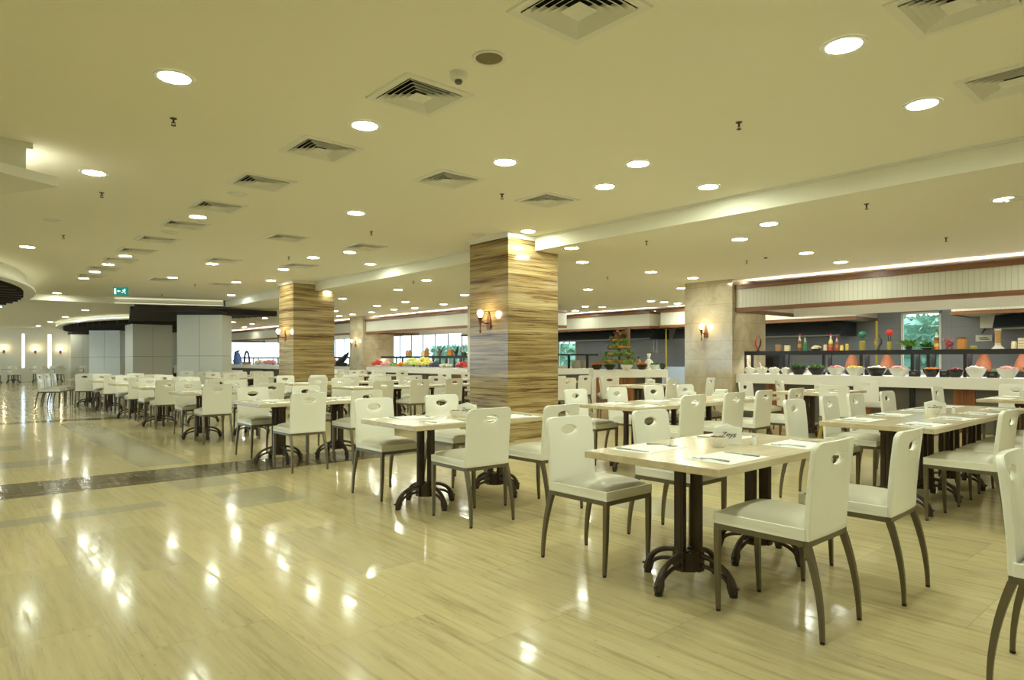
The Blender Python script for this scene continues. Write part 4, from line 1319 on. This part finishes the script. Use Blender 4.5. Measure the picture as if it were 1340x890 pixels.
# things on top of the shelf
ZS = SZ + 0.0005
def sp(px):
    return Vector((SX + 0.15, on_x(px, SX + 0.15).y, ZS))
def sh(y, px):                                   # a height on the shelf from a picture row
    return on_x(px, SX + 0.15, y).z - ZS
def bottle(px, ytop, rad, layers, lab, cap='red', group='bottles on the buffet shelf'):
    p = sp(px)
    H = sh(ytop, px)
    r = root('bottle', p, 0, lab, 'bottle', group)
    z = 0
    n = len(layers)
    for k, c in enumerate(layers):
        z2 = H * 0.62 * (k + 1) / n
        MB().lathe([(rad, z), (rad, z2 - 0.002)] if k < n - 1 else [(rad, z), (rad, z2 - 0.03), (rad * 0.75, z2)], seg=14).build('layer', M[c], r, smooth=True)
        z = z2
    MB().lathe([(rad * 0.75, z), (rad * 0.4, z + H * 0.1), (rad * 0.34, H * 0.9)], seg=14).build('neck', M['glassy'], r, smooth=True)
    MB().lathe([(rad * 0.42, H * 0.88), (rad * 0.42, H), (0, H)], seg=12).build('cap', M[cap], r, smooth=True)
M['glassy'] = mat('pale_bottle_glass', (0.6, 0.62, 0.60), 0.1, spec=0.7)
bottle(1046.5, 437.5, .045, ['cocoa', 'bread', 'cocoa'], 'brown layered bottle with white neck on the shelf', 'red')
bottle(1053.5, 440, .035, ['sea', 'leaf', 'sea', 'leaf'], 'twisted green bottle beside the brown layered bottle', 'sea')
bottle(1087, 437, .042, ['tomato', 'honey', 'lemon'], 'tall red and yellow layered bottle on the shelf', 'red')
bottle(1095, 440, .036, ['tomato', 'pickle', 'beet'], 'shorter dark red bottle beside the red and yellow bottle', 'red')
bottle(1225.5, 431.5, .043, ['orange', 'lemon', 'honey', 'cocoa'], 'tall amber bottle with green cap before the window', 'leaf')
def jar(px, ytop, rad, col_, lab, lid=None, lidm='steel'):
    p = sp(px); H = sh(ytop, px)
    r = root('jar', p, 0, lab, 'jar', 'jars on the buffet shelf')
    MB().lathe([(rad * 0.9, 0), (rad, 0.01), (rad, H * 0.75), (rad * 0.85, H * 0.86), (rad * 0.85, H * 0.88), (0, H * 0.88)], seg=18).build('jar_body', M[col_], r, smooth=True)
    MB().lathe([(rad * 0.9, H * 0.88), (rad * 0.9, H), (0, H)], seg=18).build('lid', M[lid or col_], r, smooth=True)
    return r, H
jar(1080, 451, .035, 'cream', 'small cream jar left of the layered bottles')
jar(1101.5, 451, .033, 'lemon', 'small yellow jar right of the dark red bottle', 'tomato')
jar(1108.3, 450, .033, 'oil', 'small golden jar beside the yellow jar', 'lemon')
jar(1258.5, 441.5, .075, 'honey', 'big brown honey jar on the shelf', 'cocoa')
jar(1327, 446.5, .04, 'cream', 'small cream jar near the picture edge of the shelf')
jar(1274, 453, .05, 'pickle', 'low dish jar right of the big brown jar', 'lemon')
def ball_jar(px, yj, yb, rad, ballr, bm, lab, legs):
    r, H = jar(px, yj, rad, 'pickle', lab, 'oil')
    zt = sh(yb, px)
    if legs:
        MB().tube([(0, -0.02, H), (0, -0.02, zt - ballr)], 0.008, 6).tube([(0, 0.02, H), (0, 0.02, zt - ballr)], 0.008, 6).build('pick', M['ink'], r)
    b = MB()
    b.lathe([(0.0, -ballr), (ballr * 0.5, -ballr * 0.87), (ballr * 0.87, -ballr * 0.5), (ballr, 0), (ballr * 0.87, ballr * 0.5), (ballr * 0.5, ballr * 0.87), (0, ballr)], (0, 0, zt), 20, rib=0.07)
    b.build('ball', M[bm], r, smooth=True)
ball_jar(1128.5, 446, 438, .055, .075, 'sea', 'tall pickle jar topped by a ribbed green ball', False)
ball_jar(1164, 447, 435.5, .045, .065, 'red', 'small pickle jar with a red ball on two dark picks', True)
def horn(px, ytop, lab, m, m2):
    p = sp(px); H = sh(ytop, px)
    r = root('twisted_sculpture', p, 0.4, lab, 'sculpture', 'twisted sculptures on the shelf')
    MB().lathe([(0.035, 0), (0.03, 0.03), (0.012, 0.05)], seg=10).build('foot', M['ink'], r)
    for s, mm in ((-1, m), (1, m2)):
        pts = [(0, s * 0.055 * math.sin(PI * k / 9), 0.04 + (H - 0.04) * k / 9 * (1.0 if s < 0 else 0.86)) for k in range(10)]
        MB().tube(pts, [0.014, 0.018, 0.02, 0.02, 0.018, 0.016, 0.013, 0.010, 0.006, 0.002], 8).build('horn', M[mm], r, smooth=True)
horn(992, 437, 'dark red horn shaped sculpture at the marble end of the shelf', 'horn', 'red')
horn(1149, 437, 'black twisted sculpture before the yellow pipe', 'ink', 'pickle')
def crate(px, y, w, m, lab):
    p = sp(px); H = sh(y, px)
    r = root('small_box', p, 0.15, lab, 'box', 'small boxes on the shelf')
    b = MB()
    for k in range(4):
        b.box(-w, w, -w, w, H * k / 4, H * (k + 0.85) / 4)
    b.build('box_body', M[m], r)
    MB().box(-w * 0.9, w * 0.9, -w * 0.9, w * 0.9, 0.0, H * 0.98).build('contents', M['bread'], r)
crate(1019, 451, .055, 'basket', 'woven brown box right of the dark red sculpture')
crate(1030.5, 452, .05, 'cream', 'cream checked box beside the woven brown box')
crate(1338, 442, .06, 'cream', 'tall cream box at the picture edge of the shelf')
def tray(px, y, lab, m):
    p = sp(px)
    r = root('serving_tray', p, 0, lab, 'tray', 'trays on the shelf')
    MB().lathe([(0.07, 0), (0.13, 0.03), (0.135, 0.035), (0.12, 0.032), (0, 0.012)], seg=18).build('dish', M['black_china'], r, smooth=True)
    food(m, 0.1, 0.04, 24, 0.05, r, 'food', m in ('leaf', 'salad'))
tray(1068, 455, 'dark dish with pale food between the bottles', 'cream')
tray(1213.5, 453.5, 'black tray of dark food before the window', 'leaf')
r = root('potted_herb', sp(1189), 0, 'green herb plant on the shelf before the window', 'plant')
MB().lathe([(0.05, 0), (0.06, 0.06), (0.055, 0.06), (0, 0.05)], seg=14).build('pot', M['black_china'], r, smooth=True)
MB().leafs(120, lambda: (random.gauss(0, .05), random.gauss(0, .06), random.uniform(.05, .15)), 0.09).build('leaves', M['salad'], r)
r = root('onion_figure', sp(1242.5) + Vector((0, 0, 0.006)), 0, 'maroon onion figure with pink petals on the shelf', 'figure')
MB().ball((0, 0, 0.09), 0.065, 0.8, 2).build('body', M['beet'], r, smooth=True)
MB().leafs(30, lambda: (random.gauss(0, .03), random.gauss(0.02, .05), random.uniform(.11, .16)), 0.07).build('petals', M['pink'], r)
MB().ball((0, -0.04, 0.02), 0.025, 1, 1).build('foot', M['beet'], r)
MB().ball((0, 0.04, 0.02), 0.025, 1, 1).build('foot', M['beet'], r)
p = sp(1306)
r = root('tall_vase', p, 0, 'tall flared glass vase with brown filling on the shelf', 'vase')
MB().lathe([(0.10, 0), (0.085, 0.02), (0.045, 0.06), (0.045, 0.10)], seg=18).build('foot', M['glassy'], r, smooth=True)
MB().lathe([(0.045, 0.10), (0.042, 0.22), (0.05, 0.32), (0, 0.32)], seg=18).build('filling', M['bread'], r, smooth=True)
MB().lathe([(0.05, 0.32), (0.055, 0.345), (0.05, 0.345), (0.045, 0.32)], seg=18).build('rim', M['glassy'], r, smooth=True)

# kitchen things behind the buffet
r = root('microwave_oven', (14.95, on_x(1014, 14.95).y, CZ), 0, 'dark glass fronted oven behind the dressing bowls', 'oven')
MB().box(-0.2, 0.2, -0.27, 0.27, 0, 0.42).build('casing', M['hood'], r, bevel=0.01)
MB().box(-0.206, -0.2, -0.2, 0.12, 0.06, 0.36).build('door', M['black_china'], r)
r = root('back_counter', (18.6, 3.0, 0), 0, 'stainless kitchen counter along the grey tiled wall', 'counter')
MB().box(-0.35, 0.85, -4.5, 6.0, 0, 0.86).build('cabinet', M['grey_panel'], r)
MB().box(-0.4, 0.88, -4.5, 6.0, 0.86, 0.90).build('worktop', M['steel_box'], r)
r = root('gas_pipe', (18.9, on_x(1147, 18.9).y, 0), 0, 'yellow gas pipe rising right of the dark hood', 'pipe')
MB().tube([(0, 0, 0.9), (0, 0, 2.31)], 0.03, 8).build('pipe', M['yellow'], r)
r = root('wall_box', (19.47, on_x(1298, 19.47).y, 2.04), 0, 'white electrical box on the kitchen wall', 'electrical box')
MB().box(-0.12, 0.02, -0.22, 0.22, 0, 0.36).build('housing', M['china'], r, bevel=0.01)
MB().tube([(-0.04, 0.12, 0), (-0.03, 0.2, -0.12)], 0.015, 6).build('cable', M['ink'], r)
r = root('notice', (19.48, on_x(1287.5, 19.48).y, 1.72), 0, 'small white notice below the electrical box', 'notice')
MB().box(-0.012, 0.0, -0.17, 0.17, 0, 0.16).build('sheet', M['paper'], r)
MB().box(-0.014, -0.012, -0.08, 0.10, 0.08, 0.10).box(-0.014, -0.012, -0.12, 0.08, 0.04, 0.06).build('lines', M['ink'], r)
r = root('soap_dispenser', (13.3, 0.2, 0), 0)
bpy.data.objects.remove(r)
# yellow sign glimpsed between the long table chairs
p = on_z(1058, 566, 0)
r = root('wet_floor_sign', (9.2, 4.02, 0), 0.2, 'small yellow floor sign glimpsed between the chairs', 'floor sign')
MB().prism([(-0.11, 0.02), (0.11, 0.02), (0.075, 0.44), (-0.075, 0.44)], -0.012, 0.0, Matrix.Rotation(PI / 2, 4, 'X') @ Matrix.Rotation(0.2, 4, 'X')).build('front_board', M['yellow'], r)
MB().prism([(-0.11, 0.02), (0.11, 0.02), (0.075, 0.44), (-0.075, 0.44)], -0.012, 0.0, Matrix.Translation((0, 0.17, 0)) @ Matrix.Rotation(PI / 2, 4, 'X') @ Matrix.Rotation(-0.2, 4, 'X')).build('back_board', M['yellow'], r)

# ------------------------------------------------------------------ fruit island between the pillars
ic = at_depth(821, 470, 17.9)
IA = TH - PI / 2
isl = root('fruit_island', (ic.x, ic.y, 0), IA, 'white curved display island with zebrano panels and food', 'display island')
def rrect(w, d, n=10, bow=0.16):
    pts = []
    for k in range(n + 1):
        t = -1 + 2 * k / n
        pts.append((t * w, -d - bow * (1 - t * t)))
    pts += [(w, d), (-w, d)]
    return pts
MB().prism(rrect(1.0, 0.5), 0.79, 1.0).build('worktop', M['white_paint'], isl)
MB().prism(rrect(0.86, 0.40, bow=0.1), 0, 0.79).build('base', M['grey_panel'], isl)
for x0, x1 in ((-0.93, -0.45), (-0.34, 0.13)):
    MB().box(x0, x1, -0.58, -0.50, 0.02, 0.785).build('wood_panel', M['wood_panel'], isl)
for x in (-0.98, 0.44, 0.98):
    MB().box(x - 0.06, x + 0.06, -0.56, -0.44, 0, 0.79).build('leg', M['white_paint'], isl)
def ipt(px, py, fwd=0.0):
    v = at_depth(px, py, 17.9 + fwd)
    return v
def icy(px, dep):
    v = at_depth(px, 470, dep)
    return (v.x, v.y)
# tiered fruit tree
x, y = icy(810, 18.12)
r = root('fruit_tree_stand', (x, y, 1.0005), IA, 'tiered fruit display with palm trunk and green garnish', 'fruit display')
MB().lathe([(0.10, 0), (0.03, 0.03), (0.025, 0.95), (0.0, 0.95)], seg=12).build('stand', M['bark'], r)
for k, (rad, z) in enumerate(((0.44, 0.16), (0.38, 0.36), (0.30, 0.55), (0.20, 0.73))):
    t = MB().lathe([(0.0, z), (rad, z + 0.02), (rad, z + 0.035), (0, z + 0.02)], seg=26).build('tier', M['bark'], r)
    fr = MB()
    for _ in range(110):
        a, q = random.uniform(0, 2 * PI), rad * math.sqrt(random.uniform(0.1, 0.9))
        fr.ball((q * math.cos(a), q * math.sin(a), z + 0.06), random.uniform(0.035, 0.055), 0.9, 1, 0.1)
    fo = fr.build('fruit', M[('orange', 'bread', 'orange', 'orange')[k]], t); fo['kind'] = 'stuff'
    lf = MB().leafs(260, lambda: (lambda a, q: (q * math.cos(a), q * math.sin(a), z + random.uniform(-0.03, 0.08)))(random.uniform(0, 2 * PI), rad * random.uniform(0.75, 1.08)), 0.11).build('garnish', M['salad'], t); lf['kind'] = 'stuff'
MB().leafs(60, lambda: (random.gauss(0, .09), random.gauss(0, .09), random.uniform(.78, .98)), 0.16).build('crown', M['bark'], r)
MB().tube([(0.29, 0.02, 0.0), (0.27, 0.02, 0.4), (0.25, 0.02, 0.8), (0.23, 0.02, 1.16)], [0.055, 0.05, 0.06, 0.085], 10).build('trunk', M['bark'], r, smooth=True)
for px, dep, rad, m, fl, lab in ((781, 17.45, .16, 'black_china', 'orange', 'black bowl of orange fruit at the end of the island'), (798, 17.35, .17, 'black_china', 'salad', 'black bowl of garnished fruit on the island'),
                                 (820, 17.3, .17, 'china', 'salad', 'white bowl of green salad at the middle of the island'), (840, 17.4, .16, 'black_china', 'orange', 'black bowl of orange salad on the island'),
                                 (856.5, 17.5, .14, 'china', 'leaf', 'white bowl of leafy salad beside the chef statuette'), (867, 17.75, .09, 'black_china', 'leaf', 'small black bowl of leaves at the rounded island end')):
    x, y = icy(px, dep)
    bowl(x, y, 1.0, rad, 0.13, m, fl, lab, leafy=True, rz=0, group='bowls on the fruit island')
x, y = icy(849, 18.05)
r = root('chef_statuette', (x, y, 1.0), IA, 'small white chef statuette standing among the island bowls', 'statuette')
r.scale = (0.75, 0.75, 0.72)
MB().lathe([(0.0, 0), (0.09, 0), (0.10, 0.12), (0.08, 0.2), (0.10, 0.30), (0.09, 0.36), (0.045, 0.40), (0.0, 0.40)], seg=16).build('body', M['rice'], r, smooth=True)
MB().ball((0, 0, 0.45), 0.055, 1.05, 2).build('head', M['cream'], r, smooth=True)
MB().lathe([(0.055, 0.48), (0.055, 0.52), (0.085, 0.56), (0.075, 0.60), (0, 0.615)], seg=14).build('hat', M['china'], r, smooth=True)
MB().tube([(-0.09, 0, 0.33), (-0.14, -0.03, 0.25), (-0.08, -0.09, 0.24)], [0.03, 0.026, 0.02], 8).tube([(0.09, 0, 0.33), (0.14, -0.03, 0.25), (0.08, -0.09, 0.24)], [0.03, 0.026, 0.02], 8).build('arms', M['rice'], r, smooth=True)
MB().lathe([(0.085, -0.002), (0.095, 0.06), (0.09, 0.11), (0.06, 0.11)], seg=14).build('trousers', M['ink'], r, smooth=True)
x, y = icy(836, 18.05)
r = root('spice_bottle', (x, y, 1.0), IA, 'short red brown bottle between the fruit tree and statuette', 'bottle')
MB().lathe([(0.06, 0), (0.06, 0.22), (0.03, 0.28), (0.03, 0.32), (0, 0.32)], seg=14).build('glass_body', M['bread'], r, smooth=True)
MB().lathe([(0.034, 0.30), (0.034, 0.345), (0, 0.345)], seg=12).build('cap', M['ink'], r)

# counter with shelf left of the island
kc = root('side_counter', (14.4, 15.05, 0), 0, 'white side counter with black shelf left of the island', 'counter')
MB().box(-1.25, 2.2, -0.35, 0.3, 0.78, 0.97).build('worktop', M['white_paint'], kc, bevel=0.004)
MB().box(-1.15, 2.1, -0.2, 0.25, 0, 0.78).build('base', M['grey_panel'], kc)
ks = MB().box(-1.25, 2.6, -0.2, 0.1, 1.40, 1.45)
for xx in (-1.2, -0.4, 0.4, 1.2, 2.1):
    ks.box(xx - 0.03, xx + 0.03, -0.18, -0.12, 0.97, 1.40)
ks.build('black_shelf', M['black_frame'], kc)
for px, w, lab in ((753, .15, 'stack of cream plates on the side counter'), (763.5, .11, 'shorter stack of cream plates on the side counter')):
    k = (px - 670) / FOC
    t = 15.13 / (FWD[1] + RGT[1] * k)
    X = (FWD[0] + RGT[0] * k) * t
    b = MB()
    for j in range(9):
        b.lathe([(w * 0.6, 0.03 * j), (w, 0.03 * j + 0.02), (w, 0.03 * j + 0.026), (0, 0.03 * j + 0.02)], (X, 15.13, 0.971), 18)
    tag(b.build('plate_stack', M['cream'], smooth=True), lab, 'plates', 'plate stacks on the side counter')
# hanging ladles and yellow pipe behind the island
p = on_x(858, 18.6)
r = root('hanging_ladles', (18.6, p.y, 1.5), 0, 'two steel ladles hanging below the hood', 'ladle')
for s in (-0.06, 0.08):
    MB().tube([(0, s, 0.45), (0, s, 0.06)], 0.012, 6).lathe([(0.0, 0), (0.05, 0.015), (0.07, 0.06)], (0, s + 0.02, 0), 12).build('ladle', M['steel'], r, smooth=True)
p = on_x(882, 18.9)
r = root('gas_pipe', (18.45, p.y, 0), 0, 'yellow gas pipe behind the marble pillar edge', 'pipe')
MB().tube([(0, 0, 0.0), (0, 0, 2.31)], 0.022, 8).build('pipe', M['yellow'], r)
p = on_x(875, 18.6)
r = root('refrigerator', (18.95, p.y, 0), 0, 'white kitchen cabinet beside the yellow pipe', 'refrigerator')
MB().box(-0.35, 0.5, -0.9, 0.9, 0, 1.02).build('cabinet', M['bluewhite'], r, bevel=0.01)
MB().box(-0.36, -0.35, -0.87, -0.01, 0.05, 0.97).build('door', M['bluewhite'], r)
MB().box(-0.36, -0.35, 0.01, 0.87, 0.05, 0.97).build('door', M['bluewhite'], r)
for px, py, lab, m in ((780, 447, 'small cream jar on the shelf left of the fruit tree', 'cream'), (787.5, 457, 'white box on the shelf left of the fruit tree', 'china')):
    pass

# ------------------------------------------------------------------ fruit buffet between the pillars
def heap(px, fl, size, n, sx, sy_, h, lab, X=13.5, group='fruit heaps on the fruit buffet'):
    p = on_x(px, X)
    r = root('fruit_platter', (X, p.y, CZ), 0, lab, 'fruit platter', group)
    MB().lathe([(0.0, 0.0), (0.8, 0.0), (1.0, 0.03), (0.95, 0.03), (0, 0.01)], seg=24, sx=sx, sy=sy_).build('platter', M['china'], r, smooth=True)
    b = MB()
    for _ in range(n):
        a, q = random.uniform(0, 2 * PI), math.sqrt(random.random()) * 0.85
        b.ball((q * math.cos(a) * sx, q * math.sin(a) * sy_, size * 1.1 + h * (1 - q) * random.uniform(0.6, 1)), size * random.uniform(0.7, 1.1), 0.8, 1, 0.15)
    o = b.build('fruit', M[fl], r); o['kind'] = 'stuff'
random.seed(21)
heap(495, 'tomato', .09, 50, .24, .30, .16, 'platter of red watermelon at the pillar end of the fruit buffet')
heap(506, 'pink', .08, 40, .24, .34, .10, 'platter of pink fruit beside the watermelon')
heap(516, 'salad', .06, 30, .2, .18, .14, 'platter of green fruit under the black shelf')
heap(525, 'orange', .06, 30, .2, .18, .14, 'platter of orange fruit under the black shelf')
heap(539, 'melon', .10, 70, .28, .42, .30, 'heap of pale yellow melon slices, first of two')
heap(556, 'lemon', .10, 70, .28, .42, .34, 'heap of yellow melon slices, second of two')
heap(570, 'grape', .07, 50, .24, .24, .16, 'heap of dark grapes beside the yellow melon')
heap(583, 'cream', .07, 30, .24, .34, .06, 'platter of pale pastries on the fruit buffet')
heap(607, 'tomato', .08, 40, .24, .34, .16, 'platter of red watermelon by the travertine pillar')
heap(433, 'pink', .12, 50, .26, .5, .25, 'distant platter of pink fruit right of the second pillar')
heap(353, 'pink', .12, 40, .26, .6, .12, 'distant platter of pink food left of the second pillar', 13.5)
heap(341, 'cream', .12, 40, .26, .6, .12, 'distant platter of pale food left of the second pillar', 13.5)
Z2 = 1.4005
for px, yt, rad, m, lab in ((501.5, 459, .07, 'pickle', 'small green jar on the fruit shelf by the marble pillar'), (535, 458, .13, 'bread', 'brown jar on the fruit shelf before the window'), (554.5, 459, .11, 'cream', 'pale jar on the fruit shelf'),
                           (558.5, 455, .09, 'honey', 'taller amber jar on the fruit shelf'), (589, 457, .12, 'honey', 'golden jar on the fruit shelf'), (607, 461, .10, 'ink', 'black pot on the fruit shelf by the travertine pillar')):
    p = on_x(px, S2 + 0.1)
    H = max(0.15, on_x(px, S2 + 0.1, yt).z - Z2)
    o = root('jar', (S2 + 0.1, p.y, Z2), 0, lab, 'jar', 'jars on the fruit shelf')
    MB().lathe([(rad * .9, 0), (rad, 0.02), (rad, H * .75), (rad * .7, H * .85), (0, H * .85)], seg=14).build('jar_body', M[m], o, smooth=True)
    MB().lathe([(rad * .75, H * .85), (rad * .75, H), (0, H)], seg=14).build('lid', M['steel'], o)
for px, lab, m in ((597, 'black branching coral sculpture on the fruit shelf', 'ink'), (575, 'grey flower sculpture on the fruit shelf', 'grey_panel')):
    p = on_x(px, S2 + 0.1)
    r = root('coral_sculpture', (S2 + 0.1, p.y, Z2), 0, lab, 'sculpture')
    b = MB()
    for k in range(9):
        a = random.uniform(-1, 1)
        b.tube([(0, 0, 0.02), (random.uniform(-.05, .05), a * .12, .15), (random.uniform(-.05, .05), a * .3, random.uniform(.25, .40))], [.035, .025, .006], 6)
    b.lathe([(0.08, 0), (0.05, 0.04), (0, 0.05)], seg=10)
    b.build('branches', M[m], r, smooth=True)
p = on_x(447, 13.6)
r = root('black_carving', (13.5, on_x(449, 13.5).y, CZ), 0, 'black leaping carving beside the distant marble pillar', 'sculpture')
MB().tube([(0, 0.6, 0.12), (0, 0.2, 0.25), (0, -0.15, 0.38), (0, -0.5, 0.60)], [0.08, 0.15, 0.12, 0.04], 8).tube([(0, 0.4, 0.1), (0, -0.3, 0.1)], [0.1, 0.06], 8).build('body', M['ink'], r, smooth=True)
MB().box(-0.2, 0.2, -0.5, 0.6, 0, 0.05).build('plinth', M['ink'], r)
p = on_x(312, 13.55)
r = root('blue_ornament', (13.5, p.y, CZ), 0, 'blue ornament among dark baskets on the end buffet', 'ornament')
MB().lathe([(0.2, 0), (0.25, 0.2), (0.18, 0.45), (0.10, 0.7), (0, 0.75)], seg=14, sy=1.6).build('body', M['blue'], r, smooth=True)
MB().tube([(0, 0.5, 0.4), (0, 0.25, 0.72), (0, -0.3, 0.85)], [0.08, 0.10, 0.04], 8).build('fin', M['ink'], r, smooth=True)
r = root('arched_handle', (13.5, on_x(323, 13.5).y, CZ), 0, 'black arched basket handle on the end buffet', 'basket')
MB().tube([(0, 0.42 * math.cos(PI * k / 10), 0.07 + 0.7 * math.sin(PI * k / 10)) for k in range(11)], 0.06, 8).build('handle', M['ink'], r, smooth=True)
MB().lathe([(0.2, 0), (0.27, 0.15), (0.24, 0.15), (0, 0.05)], seg=16, sy=1.7).build('basket', M['basket'], r)
